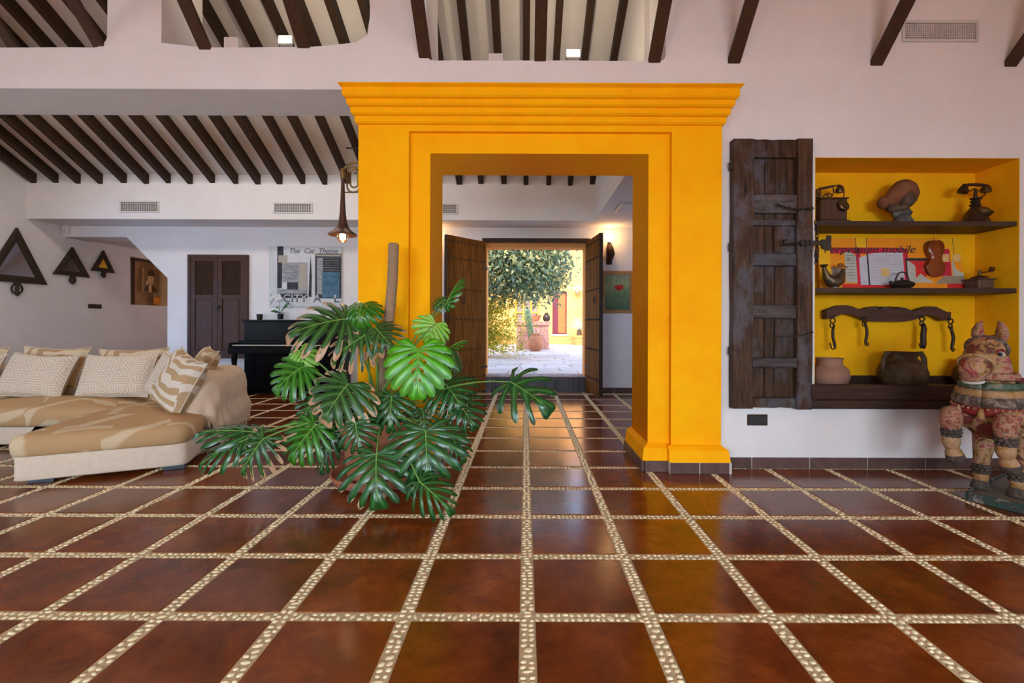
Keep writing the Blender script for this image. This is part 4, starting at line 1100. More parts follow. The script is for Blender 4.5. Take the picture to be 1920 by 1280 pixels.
# ------------------------------------------------------------------ yoke with hooks
M['yoke'] = wood('yoke_wood', (.050, .022, .016), (.095, .045, .032), .6, (1.5, 14, 14), .35)
YD = 4.235
yk = thing('yoke', 'carved wooden ox yoke hanging on the niche back', 'yoke', at(1660, 590, YD))
def zp(x, y): return at(1500 + x / 4.571, 520 + y / 4.571, YD)
top = [(208, 280), (260, 262), (320, 240), (380, 238), (430, 250), (480, 272), (520, 275), (570, 256), (640, 246), (650, 272), (675, 272), (685, 250), (775, 250), (785, 272), (805, 272), (815, 252), (880, 262), (930, 285), (960, 290), (1010, 268), (1080, 248), (1140, 252), (1190, 275), (1225, 294), (1266, 296)]
bot = [(1262, 370), (1200, 370), (1150, 340), (1100, 322), (1050, 325), (1000, 345), (940, 368), (860, 378), (740, 378), (640, 376), (560, 372), (520, 352), (470, 335), (410, 315), (350, 312), (300, 330), (260, 352), (208, 355)]
outl = [zp(*q) for q in top + bot]
filled('yoke_beam', [[(p.x, p.z) for p in outl]], YD - .035, YD + .03, M['yoke'], yk)
def ring(c, r, w, n=12, ax=(1, 0, 0), az=(0, 0, 1)):
    return MB().tube([Vector(c) + Vector(ax) * r * math.cos(2 * math.pi * q / n) + Vector(az) * r * math.sin(2 * math.pi * q / n) for q in range(n + 1)], w, 6)
for pts, wd in (([(250, 340), (252, 370), (262, 395), (245, 410)], .008), ([(515, 340), (525, 365), (527, 385), (520, 400)], .008), ([(985, 345), (1010, 355), (1015, 380), (1005, 395)], .008), ([(1245, 350), (1252, 375), (1258, 400), (1250, 420)], .008)):
    q_ = pts[1]; c = zp(q_[0], q_[1]); c.y = YD - .045
    r = ring(c, .022, .006); r.tube([zp(*pts[0]) + Vector((0, -.04, 0)), c + Vector((0, 0, .02))], .010, 6); c2 = zp(*pts[3]); c2.y = YD - .045
    r.tube([c2 + Vector((.016 * math.cos(t), 0, .02 * math.sin(t))) for t in [2 * math.pi * k2 / 10 for k2 in range(11)]], .006, 5)
    r.build('ring', M['iron'], yk, smooth=True)
for pts, wd in (([(262, 400), (250, 450), (250, 510), (265, 570), (270, 600), (255, 614), (238, 605), (232, 575), (224, 560)], .012), ([(520, 385), (535, 430), (540, 480), (528, 545), (530, 575), (545, 582), (556, 570), (545, 555)], .012),
                ([(1015, 395), (1022, 440), (1015, 500), (1018, 570), (1015, 603), (1000, 600), (990, 575), (995, 562)], .022), ([(1248, 420), (1262, 470), (1272, 520), (1262, 580), (1255, 610), (1270, 632), (1284, 618), (1272, 605)], .013)):
    P_ = [zp(*q) for q in pts]
    for p in P_: p.y = YD - .05
    MB().tube(P_, [wd * .7] + [wd] * 3 + [wd * .7] + [wd * .45] * (len(P_) - 5), 8).build('hook', M['iron'], yk, smooth=True)

# ------------------------------------------------------------------ earthen jars in the manger
M['clay'] = plain('pale_clay', (.30, .165, .115), .75, col2=(.22, .105, .07), scale=5, bump=.25, bscale=20)
M['clay_dk'] = plain('sooty_clay', (.085, .050, .036), .7, col2=(.14, .085, .06), scale=6, bump=.35, bscale=18)
M['clay_glaze'] = plain('mottled_clay', (.032, .019, .010), .5, col2=(.105, .070, .038), scale=9, bump=.5, bscale=16)
def jar(name, label, px, d, prof, m, z0=.626):
    c = Vector((at(px, 0, d).x, d, z0))
    t = thing(name, label, 'jar', c)
    inner = [(max(0, r - .012), z + (.012 if q == 0 else 0)) for q, (r, z) in enumerate(prof)]
    MB().lathe([(0, 0)] + prof + inner[::-1] + [(0, .014)], c, 28).build('body', M[m], t, smooth=55)
    return t, c
t, c = jar('clay_jug', 'pale round clay jug at the left end of the manger', 1558, 4.06, [(.085, 0), (.13, .06), (.152, .13), (.14, .19), (.098, .225), (.096, .262), (.104, .285)], 'clay')
t, c = jar('clay_jar', 'big dark mottled clay jar with two handles in the manger', 1694, 4.07, [(.105, 0), (.15, .05), (.178, .11), (.182, .16), (.165, .22), (.125, .262), (.105, .285), (.108, .315), (.125, .338)], 'clay_glaze')
for s in (1, -1):
    MB().tube([c + Vector((s * .105, -.02, .318)), c + Vector((s * .15, -.02, .325)), c + Vector((s * .172, -.02, .28)), c + Vector((s * .176, -.02, .20)), c + Vector((s * .168, -.02, .15))], [(.016, .024), (.015, .024), (.016, .026), (.016, .026), (.014, .022)], 8).build('handle', M['clay_glaze'], t, smooth=True)
t, c = jar('clay_pot', 'dark round clay pot in the manger behind the carved horse', 1838, 4.06, [(.10, 0), (.155, .06), (.18, .12), (.172, .18), (.135, .225), (.128, .25), (.142, .272)], 'clay_dk')

# ------------------------------------------------------------------ upper shelf: two old telephones and a bust
M['bakelite'] = plain('dark_phone_body', (.030, .017, .012), .35, .3, col2=(.055, .030, .020), scale=14)
M['phone_wood'] = wood('phone_case_wood', (.055, .026, .014), (.10, .050, .028), .4)
M['phone_brass'] = plain('tarnished_brass', (.16, .10, .045), .4, .8, col2=(.09, .055, .025), scale=20)
M['red_cord'] = plain('red_brown_cord', (.16, .03, .02), .6)
D1 = 4.10
def q1(x, y, d=D1): return at(1520 + x / 9.6, 330 + y / 9.6, d)       # from the enlarged view of the shelf
ph = thing('telephone', 'old box telephone with a tilted handset on the left of the upper shelf', 'telephone', (q1(330, 740).x, D1, Z1S))
a, b = q1(85, 700), q1(560, 440)
MB().box((a.x, D1 - .08, Z1S + .022), (b.x, D1 + .08, b.z), .012).build('case', M['phone_wood'], ph)
MB().box((a.x - .01, D1 - .10, Z1S), (b.x + .012, D1 + .10, Z1S + .024), .005).build('base', M['phone_wood'], ph)
MB().box((a.x - .006, D1 - .09, b.z - .006), (b.x + .006, D1 + .09, b.z + .006), .004).build('top_plate', M['phone_brass'], ph)
dc = q1(455, 580); dc.y = D1 - .088
MB().lathe([(.052, 0), (.052, .014), (.044, .022), (.020, .022), (.018, .028), (0, .028)], dc, 20, axis=Vector((.25, -1, .35)).normalized()).build('dial', M['phone_brass'], ph, smooth=40)
hx = [q1(100, 270), q1(160, 225), q1(400, 185), q1(470, 175), q1(520, 165)]
MB().tube([q1(150, 232), q1(410, 182)], .012, 10).build('handset_grip', M['phone_wood'], ph, smooth=40)
MB().tube([q1(60, 265), q1(150, 235)], .008, 8).build('handset_neck', M['phone_brass'], ph)
MB().tube([q1(410, 182), q1(500, 165)], .008, 8).build('handset_neck', M['phone_brass'], ph)
MB().lathe([(.0, -.03), (.028, -.028), (.034, -.005), (.024, .02), (.010, .04), (0, .042)], q1(518, 245), 14).build('earpiece', M['phone_brass'], ph, smooth=50)
MB().lathe([(.0, -.035), (.034, -.034), (.030, .0), (.018, .03), (0, .032)], q1(95, 330), 14).build('mouthpiece', M['phone_brass'], ph, smooth=50)
cr = MB(); cr.tube([q1(320, 440), q1(310, 350), q1(300, 310)], .008, 8); cr.tube([q1(170, 250), q1(180, 340), q1(225, 380), q1(255, 330), q1(300, 315), q1(345, 310), q1(380, 340), q1(420, 310), q1(405, 215)], .0055, 6)
cr.tube([q1(130, 460), q1(220, 420), q1(330, 385), q1(400, 345)], .006, 6); cr.build('cradle', M['phone_brass'], ph, smooth=True)
MB().tube([q1(520, 160), q1(575, 180), q1(600, 240), q1(598, 340), q1(585, 450), q1(578, 575)], .0045, 6).build('cord', M['red_cord'], ph, smooth=True)

bu = thing('bust', 'clay bust of a head under a big rust brown hat on the upper shelf', 'bust', (q1(1640, 760).x, D1, Z1S))
M['bronze_face'] = plain('bust_face', (.060, .038, .026), .6, col2=(.10, .065, .042), scale=12, bump=.3, bscale=30)
M['rust_hat'] = plain('bust_hat', (.20, .085, .038), .75, col2=(.14, .05, .022), scale=9, bump=.4, bscale=25)
M['bust_cloth'] = plain('bust_drapery', (.055, .060, .055), .6, col2=(.12, .125, .11), scale=14, bump=.6, bscale=20)
s9 = D1 / F / 9.6
mb = MB(); c = q1(1650, 765); c.z = Z1S
mb.lathe([(.075, 0), (.085, .02), (.070, .05), (.055, .075), (.045, .09)], c, 16)
mb.tube([q1(1480, 690), q1(1600, 660), q1(1730, 640), q1(1800, 690)], [(.02, .03), (.034, .04), (.03, .04), (.016, .03)], 8); mb.build('drapery', M['bust_cloth'], bu, smooth=True)
mb = MB(); mb.ball(q1(1690, 430) + Vector((0, -.02, 0)), (.062, .06, .078), 16)
mb.tube([q1(1640, 520), q1(1640, 620)], [.05, .058], 10); mb.ball(q1(1735, 420) + Vector((.0, -.075, -.0)), (.012, .018, .016), 8)
mb.ball(q1(1725, 500) + Vector((0, -.055, 0)), (.03, .022, .018), 8); mb.ball(q1(1735, 465) + Vector((0, -.065, 0)), (.024, .016, .006), 8)
mb.tube([q1(1390, 590), q1(1500, 580), q1(1620, 600), q1(1690, 640)], [.03, .042, .04, .02], 10)
mb.build('head', M['bronze_face'], bu, smooth=True)
for x in (1672, 1745): MB().ball(q1(x, 385) + Vector((0, -.068, 0)), (.009, .006, .005), 8).build('eye', M['iron'], bu, smooth=True)
mb = MB(); mb.tube(*smooth_path([q1(1390, 520, D1 + .01), q1(1480, 410, D1 + .01), q1(1570, 310), q1(1660, 250), q1(1740, 260), q1(1795, 330), q1(1815, 415), q1(1800, 450)], [(.03, .05), (.055, .07), (.066, .08), (.064, .09), (.058, .09), (.045, .08), (.030, .05), (.01, .02)]), 18)
mb.build('hat', M['rust_hat'], bu, smooth=True)
MB().ball(q1(1310, 480, D1 + .015), (.050, .05, .055), 14).build('hair_bun', M['rust_hat'], bu, smooth=True)

ph2 = thing('telephone', 'old candlestick telephone with a level handset on the right of the upper shelf', 'telephone', (0, D1, Z1S))
def q2(x, y, d=D1): return at(1700 + x / 5.565, 330 + y / 5.565, d)
c = q2(715, 445); c.z = Z1S; ph2.location = c
zz = lambda y: q2(700, y).z - Z1S
MB().lathe([(.112, 0), (.112, .012), (.098, .03), (.07, zz(385)), (.045, zz(345)), (.030, zz(318)), (.042, zz(305)), (.042, zz(298)), (.024, zz(285)), (.036, zz(270)), (.036, zz(262)), (.02, zz(252)), (.038, zz(238)), (.038, zz(228)), (.014, zz(220)), (.012, zz(170)), (.008, zz(135)), (0, zz(132))], c, 24).build('stand', M['bakelite'], ph2, smooth=40)
dc = q2(820, 355, D1 - .06)
MB().lathe([(.050, -.04), (.060, 0), (.060, .012), (.050, .018), (.022, .018), (.018, .024), (0, .024)], dc, 22, axis=Vector((.25, -.55, .8)).normalized()).build('dial', M['phone_brass'], ph2, smooth=40)
MB().tube([q2(600, 105), q2(640, 92), q2(720, 90), q2(800, 95), q2(830, 105)], .014, 10).build('handset_grip', M['bakelite'], ph2, smooth=True)
MB().lathe([(.0, -.035), (.040, -.030), (.038, -.01), (.022, .03), (.016, .045), (0, .046)], q2(592, 138), 14, axis=Vector((.35, 0, 1)).normalized()).build('mouthpiece', M['bakelite'], ph2, smooth=50)
MB().lathe([(.0, -.035), (.038, -.032), (.036, .0), (.02, .03), (0, .04)], q2(828, 132), 14).build('earpiece', M['phone_brass'], ph2, smooth=50)
cr = MB(); cr.tube([q2(640, 130), q2(650, 158), q2(675, 150), q2(700, 128), q2(735, 150), q2(765, 156), q2(778, 128)], .0055, 6); cr.build('cradle', M['phone_brass'], ph2, smooth=True)
MB().tube([q2(825, 170), q2(805, 205), q2(790, 200), q2(785, 235), q2(765, 240), q2(760, 275), q2(740, 270)], .005, 6).build('cord', M['bakelite'], ph2, smooth=True)

# ------------------------------------------------------------------ lower shelf
M['paint_y'] = plain('poster_yellow', (.86, .50, .01), .5, col2=(.86, .42, .01)); M['paint_o'] = plain('poster_orange', (.84, .26, .012), .5, col2=(.86, .33, .015), scale=5)
M['paint_r'] = plain('poster_red', (.60, .018, .022), .5, col2=(.68, .04, .03), scale=5); M['paint_c'] = plain('poster_crimson', (.52, .018, .055), .5, col2=(.60, .03, .05), scale=5)
M['sheet'] = plain('printed_sheet', (.56, .57, .62), .6, col2=(.50, .50, .55), scale=8); M['gold_sq'] = plain('gold_square', (.70, .52, .22), .5, col2=(.62, .40, .12), scale=30)
M['sheet_g'] = plain('printed_sheet_green', (.48, .50, .42), .6, col2=(.42, .43, .36), scale=12)
M['taupe'] = plain('poster_taupe', (.32, .25, .18), .6)
DP = 4.27; ca, cb2 = at(1531.5, 537.5, DP), at(1799, 446.5, DP); ca.z = Z2S; QW, QH = cb2.x - ca.x, cb2.z - ca.z
tilt = Vector((0, .10, 1)).normalized(); ca.y = DP - .055
vp = poster('poster', 'red and orange music collage leaning at the back of the lower shelf', ca, (1, 0, 0), tilt, QW, QH, M['paint_o'], .015)
nl = Vector((1, 0, 0)).cross(tilt)
def cu_(x): return (x - 143) / (1367 - 143) * QW
def cv_(y): return (1168 - y) / (1168 - 768) * QH
def vpatch(pts, m, lift, nm_='printed_panel'): return patch(vp, ca, (1, 0, 0), tilt, [(cu_(x), cv_(y)) for x, y in pts], M[m], lift, nm_)
def rect(x0, y0, x1, y1): return [(x0, y1), (x1, y1), (x1, y0), (x0, y0)]
vpatch(rect(143, 768, 242, 1100), 'paint_y', .001); vpatch(rect(470, 768, 555, 845), 'paint_y', .001); vpatch(rect(1190, 768, 1367, 930), 'paint_y', .001)
vpatch(rect(245, 842, 880, 890), 'paint_c', .0012); vpatch(rect(460, 842, 500, 1168), 'paint_c', .0012); vpatch(rect(330, 1120, 780, 1168), 'paint_r', .0014); vpatch(rect(855, 850, 905, 1100), 'paint_c', .0011)
vpatch([(365, 1110), (460, 1110), (460, 910), (420, 880), (365, 880)], 'sheet_g', .0022)
vpatch([(487, 1128), (862, 1128), (862, 880), (700, 880), (600, 885), (487, 920)], 'sheet', .0022); vpatch(rect(553, 880, 566, 1130), 'steel_dark', .0030)
vpatch(rect(880, 922, 1060, 942), 'steel_dark', .0030); vpatch(rect(880, 942, 892, 1080), 'steel_dark', .0030)
vpatch(rect(892, 942, 1050, 1090), 'paint_r', .0012); vpatch([(892, 1110), (1110, 1110), (1000, 1040), (960, 1075), (960, 980), (915, 945), (892, 945)], 'sheet_g', .0022)
vpatch(rect(1150, 850, 1265, 1060), 'paint_c', .0014); vpatch([(1120, 1115), (1367, 1115), (1367, 1060), (1200, 1055)], 'taupe', .0024); vpatch([(1275, 1060), (1367, 1060), (1367, 1035), (1310, 1010), (1285, 945), (1275, 945)], 'sheet_g', .0022)
vpatch(rect(960, 1116, 1220, 1168), 'paint_o', .0014); vpatch(rect(1220, 1116, 1367, 1168), 'paint_r', .0014); vpatch(rect(245, 995, 335, 1075), 'taupe', .0014)
for r_ in (rect(665, 1000, 735, 1062), rect(1185, 890, 1255, 950), rect(1285, 892, 1350, 950)): vpatch(r_, 'gold_sq', .0036)
vpatch(ellipse(396, 935, 16, 12, 10), 'taupe', .0036)
for q in range(13): vpatch(rect(575, 905 + q * 16, 850, 907 + q * 16), 'ink_grey', .0030, 'printed_line')
for q in range(9): vpatch(rect(375, 900 + q * 22, 452, 903 + q * 22), 'ink_line', .0030, 'printed_line')
for x in (466, 558, 1298): vpatch(rect(x, 768, x + 4, 930), 'ink_line', .0033, 'printed_line')
writing('lettering', 'Perpetuum mobile', M['ink_black'], vp, ca + nl * .0048 + Vector((1, 0, 0)) * cu_(190) + tilt * cv_(882), (1, 0, 0), tilt, .10, .4, width=QW * .64)
# violin body hung before the collage
M['violin'] = plain('violin_varnish', (.25, .058, .008), .22, col2=(.14, .026, .005), scale=3, spec=.35, vec=(3, 3, .8))
vo = thing('violin', 'varnished violin body without a neck in front of the red collage', 'violin', (0, 0, 0))
vc = [(.5, 0), (.62, .01), (.78, .05), (.92, .13), (1, .25), (.97, .33), (.86, .42), (.80, .48), (.79, .55), (.83, .61), (.88, .66), (.90, .72), (.92, .82), (.86, .92), (.74, .985), (.60, .998), (.5, .985)]
oc = [(x, y) for x, y in vc] + [(1 - x, y) for x, y in vc[::-1][1:-1]]
vx0, vz0 = ca.x + cu_(1027), ca.z + cv_(1068); vw, vh = cu_(1185) - cu_(1027), cv_(797) - cv_(1068)
vy = DP - .075; vo.location = (vx0 + vw / 2, vy, vz0)
pl2 = [(vx0 + x * vw, vz0 + y * vh) for x, y in oc]; ccx, ccz = vx0 + vw / 2, vz0 + vh * .48
vs = []; n = len(pl2)
for k_, dy in ((1.0, .045), (1.04, .043), (1.04, .036), (1.0, .034), (1.0, .006), (1.04, .004), (1.04, -.003), (.95, -.006), (.7, -.013), (.35, -.018)):
    vs += [(ccx + (x - ccx) * k_, vy + dy, ccz + (z - ccz) * (1 + (k_ - 1) * (.6 if k_ > 1 else 1))) for x, z in pl2]
fs = [(r_ * n + q, r_ * n + (q + 1) % n, r_ * n + n + (q + 1) % n, r_ * n + n + q) for r_ in range(9) for q in range(n)] + [tuple(range(n))[::-1], tuple(9 * n + q for q in range(n))]
MB().add(vs, fs).build('body', M['violin'], vo, smooth=50)
for s in (1, -1): MB().tube([(ccx + s * .020, vy - .013, vz0 + vh * .60), (ccx + s * .028, vy - .011, vz0 + vh * .52), (ccx + s * .030, vy - .011, vz0 + vh * .44), (ccx + s * .040, vy - .009, vz0 + vh * .38)], .0035, 5).build('sound_hole', M['ink_black'], vo, smooth=True)
MB().tube([(ccx, vy + .02, vz0 + vh), (ccx, vy + .03, ca.z + QH + .01)], .002, 4).build('hanging_wire', M['iron'], vo)
# horn-shaped vessel
DV = 4.12
def q3(x, y, d=DV): return at(1540 + x / 9.6, 440 + y / 9.6, d)
vsl = thing('horn_vessel', 'boat shaped metal vessel with upturned ends on the left of the lower shelf', 'vessel', (q3(230, 900).x, DV, Z2S))
M['pewter'] = plain('aged_metal_vessel', (.075, .062, .045), .4, .6, col2=(.17, .11, .05), scale=10)
mb = MB(); mb.tube([q3(45, 575), q3(60, 650), q3(100, 760), q3(170, 835), q3(250, 850), q3(330, 800), q3(375, 700), q3(395, 610)], [.016, .020, .036, .050, .056, .046, .026, .014], 12)
mb.lathe([(.016, 0), (.030, .018), (.036, .026), (.030, .026), (.012, .012)], q3(45, 592), 14); mb.build('body', M['pewter'], vsl, smooth=60)
MB().lathe([(.032, 0), (.026, .008), (.018, .02)], Vector((q3(255, 0).x, DV, Z2S)), 14).build('foot', M['vent'], vsl, smooth=40)
M['beak'] = plain('amber_head', (.28, .10, .02), .4)
mb = MB(); mb.ball(q3(345, 550), (.028, .022, .020), 12); mb.tube([q3(380, 555), q3(430, 575), q3(475, 590)], [.013, .008, .002], 8); mb.build('bird_head', M['beak'], vsl, smooth=True)
# iron teapot
kt = thing('teapot', 'black cast iron teapot with a hoop handle on the lower shelf', 'teapot', (q3(1450, 920).x, DV, Z2S))
kc = Vector((q3(1455, 900).x, DV, Z2S))
MB().lathe([(.045, 0), (.052, .010), (.078, .022), (.092, .042), (.086, .058), (.060, .072), (.040, .078), (.036, .082), (.018, .086), (0, .087)], kc, 24).build('body', M['iron'], kt, smooth=50)
MB().lathe([(.006, 0), (.012, .008), (.012, .016), (0, .022)], kc + Vector((0, 0, .085)), 10).build('lid_knob', M['iron'], kt, smooth=True)
MB().tube([kc + Vector((-.075, 0, .035)), kc + Vector((-.098, 0, .055)), kc + Vector((-.105, 0, .074))], [.018, .012, .012], 8).build('spout', M['iron'], kt, smooth=True)
MB().tube([kc + Vector((.058 * math.cos(t), 0, .066 + .088 * math.sin(t))) for t in [math.pi * q / 12 for q in range(13)]], .006, 8).build('handle', M['iron'], kt, smooth=True)
# coffee mill
cm = thing('coffee_mill', 'old coffee mill with a crank on the right of the lower shelf', 'grinder', (q2(757, 1145).x, DV, Z2S))
c = Vector((q2(757, 1145, DV).x, DV, Z2S)); M['mill_wood'] = wood('mill_wood', (.085, .050, .035), (.14, .085, .06), .5)
MB().box((c.x - .068, DV - .068, Z2S), (c.x + .068, DV + .068, Z2S + .085), .006).build('case', M['mill_wood'], cm)
MB().box((c.x - .045, DV - .074, Z2S + .012), (c.x + .045, DV - .066, Z2S + .062), .004).build('drawer', M['mill_wood'], cm)
MB().box((c.x - .080, DV - .080, Z2S + .085), (c.x + .080, DV + .080, Z2S + .095), .004).build('top_board', M['mill_wood'], cm)
MB().lathe([(.070, 0), (.058, .018), (.025, .030), (.012, .034), (.010, .075), (0, .078)], c + Vector((0, 0, .095)), 20).build('dome', M['phone_brass'], cm, smooth=40)
MB().tube([c + Vector((-.008, 0, .160)), c + Vector((.03, -.005, .152)), c + Vector((.095, -.01, .162))], .0055, 6).build('crank', M['iron'], cm, smooth=True)
MB().lathe([(.006, 0), (.016, .01), (.022, .028), (.016, .040), (0, .044)], c + Vector((.100, -.01, .158)), 12).build('crank_knob', M['mahog'], cm, smooth=True)
# ------------------------------------------------------------------ corner sofa
def strokes(name, c1, c2, cell, dens, rough=.95, lo=.52, hi=.62, warp=.25):
    """woven cloth with groups of short strokes that change direction from cell to cell (UV space)"""
    k = NM(name); tc = k.n('TexCoord'); wp = k.noise(cell * .8, 2, .5, (tc, 'UV'))
    ad = k.n('VectorMath', {0: (tc, 'UV'), 1: k.n('VectorMath', {0: (wp, 1), 3: warp / cell}, operation='SCALE')}, operation='ADD')
    sc = k.n('VectorMath', {0: ad, 3: cell}, operation='SCALE'); fl = k.n('VectorMath', {0: sc}, operation='FLOOR')
    wn = k.n('TexWhiteNoise', {'Vector': fl}, noise_dimensions='3D')
    sp = k.n('SeparateXYZ', {0: sc})
    ang = k.math('MULTIPLY', k.math('FLOOR', k.math('MULTIPLY', (wn, 0), 4.0)), math.pi / 4)
    u = k.math('ADD', k.math('MULTIPLY', (sp, 0), k.math('COSINE', ang)), k.math('MULTIPLY', (sp, 1), k.math('SINE', ang)))
    s = k.math('SINE', k.math('MULTIPLY', u, dens * 2 * math.pi))
    rp = k.ramp(k.math('MULTIPLY_ADD', s, .5, .5), [(lo, c1), (hi, c2)])
    wv = k.noise(180, 2, .5, (tc, 'UV')); k.col(rp); k.set(Roughness=rough, Specular_IOR_Level=.15); k.bump((wv, 0), .25, .004); return k.m
M['geo'] = strokes('etched_linen', (.68, .60, .50), (.54, .43, .31), 8.5, 2.2, lo=.45, hi=.7)
M['tan'] = strokes('tan_print', (.40, .255, .125), (.60, .48, .33), 2.6, .9, lo=.70, hi=.85, warp=.7)
M['seat_print'] = strokes('tan_seat_print', (.45, .285, .14), (.57, .44, .28), 3.0, .8, lo=.84, hi=.94, warp=.9)
M['zebra'] = strokes('zebra_print', (.44, .30, .16), (.66, .58, .48), 1.7, 3.2, lo=.45, hi=.6, warp=.9)
M['linen'] = plain('cream_linen', (.66, .55, .43), .9, col2=(.61, .50, .38), scale=30, bump=.3, bscale=240, spec=.15)
M['throw'] = plain('camel_throw', (.60, .46, .33), .95, col2=(.55, .41, .29), scale=10, bump=.25, bscale=200, spec=.1)
A_, B_, D_, E_ = Vector((-2.74, 3.80, 0)), Vector((-3.69, 3.36, 0)), Vector((-3.34, 5.45, 0)), Vector((-4.02, 4.40, 0))
sofa = thing('corner_sofa', 'cream corner sofa with tan printed seats and an angled chaise end', 'sofa', (-4.2, 4.6, 0))
def rounded(poly, r, n=4):
    out = []
    m = len(poly)
    for i in range(m):
        p, a, b = Vector(poly[i]), Vector(poly[i - 1]), Vector(poly[(i + 1) % m])
        u, v = (a - p).normalized(), (b - p).normalized(); rr = min(r, (a - p).length * .45, (b - p).length * .45)
        for q in range(n + 1):
            t = q / n; out.append((p + u * rr) * (1 - t) ** 2 + p * 2 * t * (1 - t) + (p + v * rr) * t * t)
    return out
def slab(poly, z0, z1, puff, r, name, m, inset=.02, top_n=5, kind=None, wob=.006, uvs=1.0, es=1.0):
    """upholstered slab: soft edges and a crowned top; UVs laid over it"""
    P_ = rounded(poly, r); n = len(P_)
    # resample for smoothness
    pts = []
    for i in range(n):
        a, b = P_[i], P_[(i + 1) % n]; k_ = max(1, int((b - a).length / .08))
        pts += [a.lerp(b, q / k_) for q in range(k_)]
    n = len(pts); c = sum(pts, Vector((0, 0, 0))) / n
    def off(p, d):
        i = pts.index(p); t = (pts[(i + 1) % n] - pts[i - 1]).normalized(); nn = Vector((t.y, -t.x, 0))
        if nn.dot(p - c) > 0: nn = -nn
        return p + nn * d
    rings = []
    h = z1 - z0
    for zf, d in ((0, .025), (.06, .008), (.2, -.004), (.5, -.012), (.78, .0), (.93, .022), (1.0, .06)): rings.append([off(p, d * es) + Vector((0, 0, z0 + h * zf)) for p in pts])
    edge = [off(p, .06 * es) for p in pts]
    for q in range(1, top_n):
        t = q / top_n
        rings.append([e.lerp(c, t) + Vector((0, 0, z1 + puff * math.sin(t * math.pi / 2))) for e in edge])
    vs = [p for rg_ in rings for p in rg_]; vs.append(c + Vector((0, 0, z1 + puff)))
    for i, p in enumerate(vs): vs[i] = p + Vector((0, 0, wob * mnoise.noise(p * 4))) if p.z > z0 + h * .3 else p
    fs = [(r_ * n + q, r_ * n + (q + 1) % n, r_ * n + n + (q + 1) % n, r_ * n + n + q) for r_ in range(len(rings) - 1) for q in range(n)]
    fs += [((len(rings) - 1) * n + q, (len(rings) - 1) * n + (q + 1) % n, len(rings) * n) for q in range(n)] + [tuple(range(n))[::-1]]
    o = MB().add(vs, fs).build(name, m, sofa, smooth=True, kind=kind)
    l = o.data.uv_layers.new(name='UVMap'); of = wloc(sofa)
    for lp in o.data.loops:
        v = o.data.vertices[lp.vertex_index].co
        l.data[lp.index].uv = ((v.x * .906 + v.y * .423) * uvs, (-v.x * .423 + v.y * .906 + v.z * 1.0) * uvs)
    return o
W0, W1 = Vector((-7.1, 4.40, 0)), Vector((-7.1, 5.45, 0))
slab([A_, B_, E_, W0, W1, D_], .045, .225, 0.0, .07, 'base', M['linen'], top_n=2, wob=0, es=.25)
uA = (A_ - B_).normalized(); vA = (D_ - A_).normalized()
slab([A_ + Vector((.01, -.01, 0)), B_ + Vector((-.02, -.02, 0)), E_ + Vector((-.02, .0, 0)), Vector((-3.95, 5.0, 0)), Vector((-3.22, 5.05, 0))], .215, .375, .065, .10, 'seat_cushion', M['seat_print'])
slab([Vector((-3.90, 4.36, 0)), Vector((-5.55, 4.36, 0)), Vector((-5.55, 5.15, 0)), Vector((-3.90, 5.15, 0))], .215, .395, .05, .09, 'seat_cushion', M['seat_print'])
slab([Vector((-5.57, 4.38, 0)), Vector((-7.08, 4.38, 0)), Vector((-7.08, 5.15, 0)), Vector((-5.57, 5.15, 0))], .215, .395, .05, .09, 'seat_cushion', M['seat_print'])
slab([Vector((-3.45, 5.17, 0)), Vector((-7.08, 5.17, 0)), Vector((-7.08, 5.44, 0)), Vector((-3.36, 5.44, 0))], .22, .70, .03, .06, 'backrest', M['linen'], top_n=3)
arm0, arm1 = A_ + vA * .66, A_ + vA * 1.66
nA = Vector((vA.y, -vA.x, 0))                                   # outward (to the right)
slab([arm0 + nA * .02, arm0 - nA * .27, arm1 - nA * .27, arm1 + nA * .02], .22, .655, .02, .07, 'arm', M['linen'], top_n=3)
for p in (A_ + (B_ - A_) * .10 + vA * .10, B_ + (A_ - B_) * .12 + vA * .12, D_ + Vector((-.15, -.15, 0)), Vector((-6.95, 4.5, 0)), Vector((-6.95, 5.35, 0)), E_ + Vector((-.2, .15, 0))):
    X_ = Matrix.Translation(p) @ Matrix.Rotation(math.atan2(uA.y, uA.x), 4, 'Z')
    MB().box((-.075, -.04, 0), (.075, .04, .05), .004, X_).build('foot', M['steel_dark'], sofa)

# throw over the arm
thr = thing('throw', 'camel wool throw with a fringe draped over the sofa arm', 'blanket', arm0)
aw, al, ah = .15, 1.06, .705
def drape(p, q):
    """p across the arm (0 = middle, + outwards), q along it (from the front)"""
    px_, py_ = max(-aw / 2, min(aw / 2, p)), max(0, q)
    ox, oy = p - px_, q - py_
    over = math.hypot(ox, oy); r = .12
    drop = 0
    out = 0
    if over > 0:
        a_ = min(over / r, math.pi / 2); drop = r * (1 - math.cos(a_)) + max(0, over - r * math.pi / 2); out = r * math.sin(a_)
        fl = min(1, drop / .4); rip = math.sin(q * 17 + 1.0) * .5 + math.sin(q * 29 + p * 13) * .3 + math.sin(p * 24) * .5
        out += fl * (.045 + .022 * rip) + .07 * drop * drop
    dx, dy = (ox / over, oy / over) if over > 1e-6 else (0, 0)
    P_ = arm0 - nA * .125 + nA * (px_ + dx * out) + vA * (py_ + dy * out)
    return Vector((P_.x, P_.y, ah - drop + .004 * math.sin(p * 30 + q * 18)))
def thr_fn(u, v):
    q = -.42 + (al + .42) * v; lim_in = .30; p = -aw / 2 - lim_in + (aw + lim_in + .66) * u
    P_ = drape(p, q); P_.z = max(P_.z, .05 + .02 * u); return P_
cl = grid_obj('cloth', 56, 64, thr_fn, M['throw'], thr, solid=.008)
fr_ = MB()
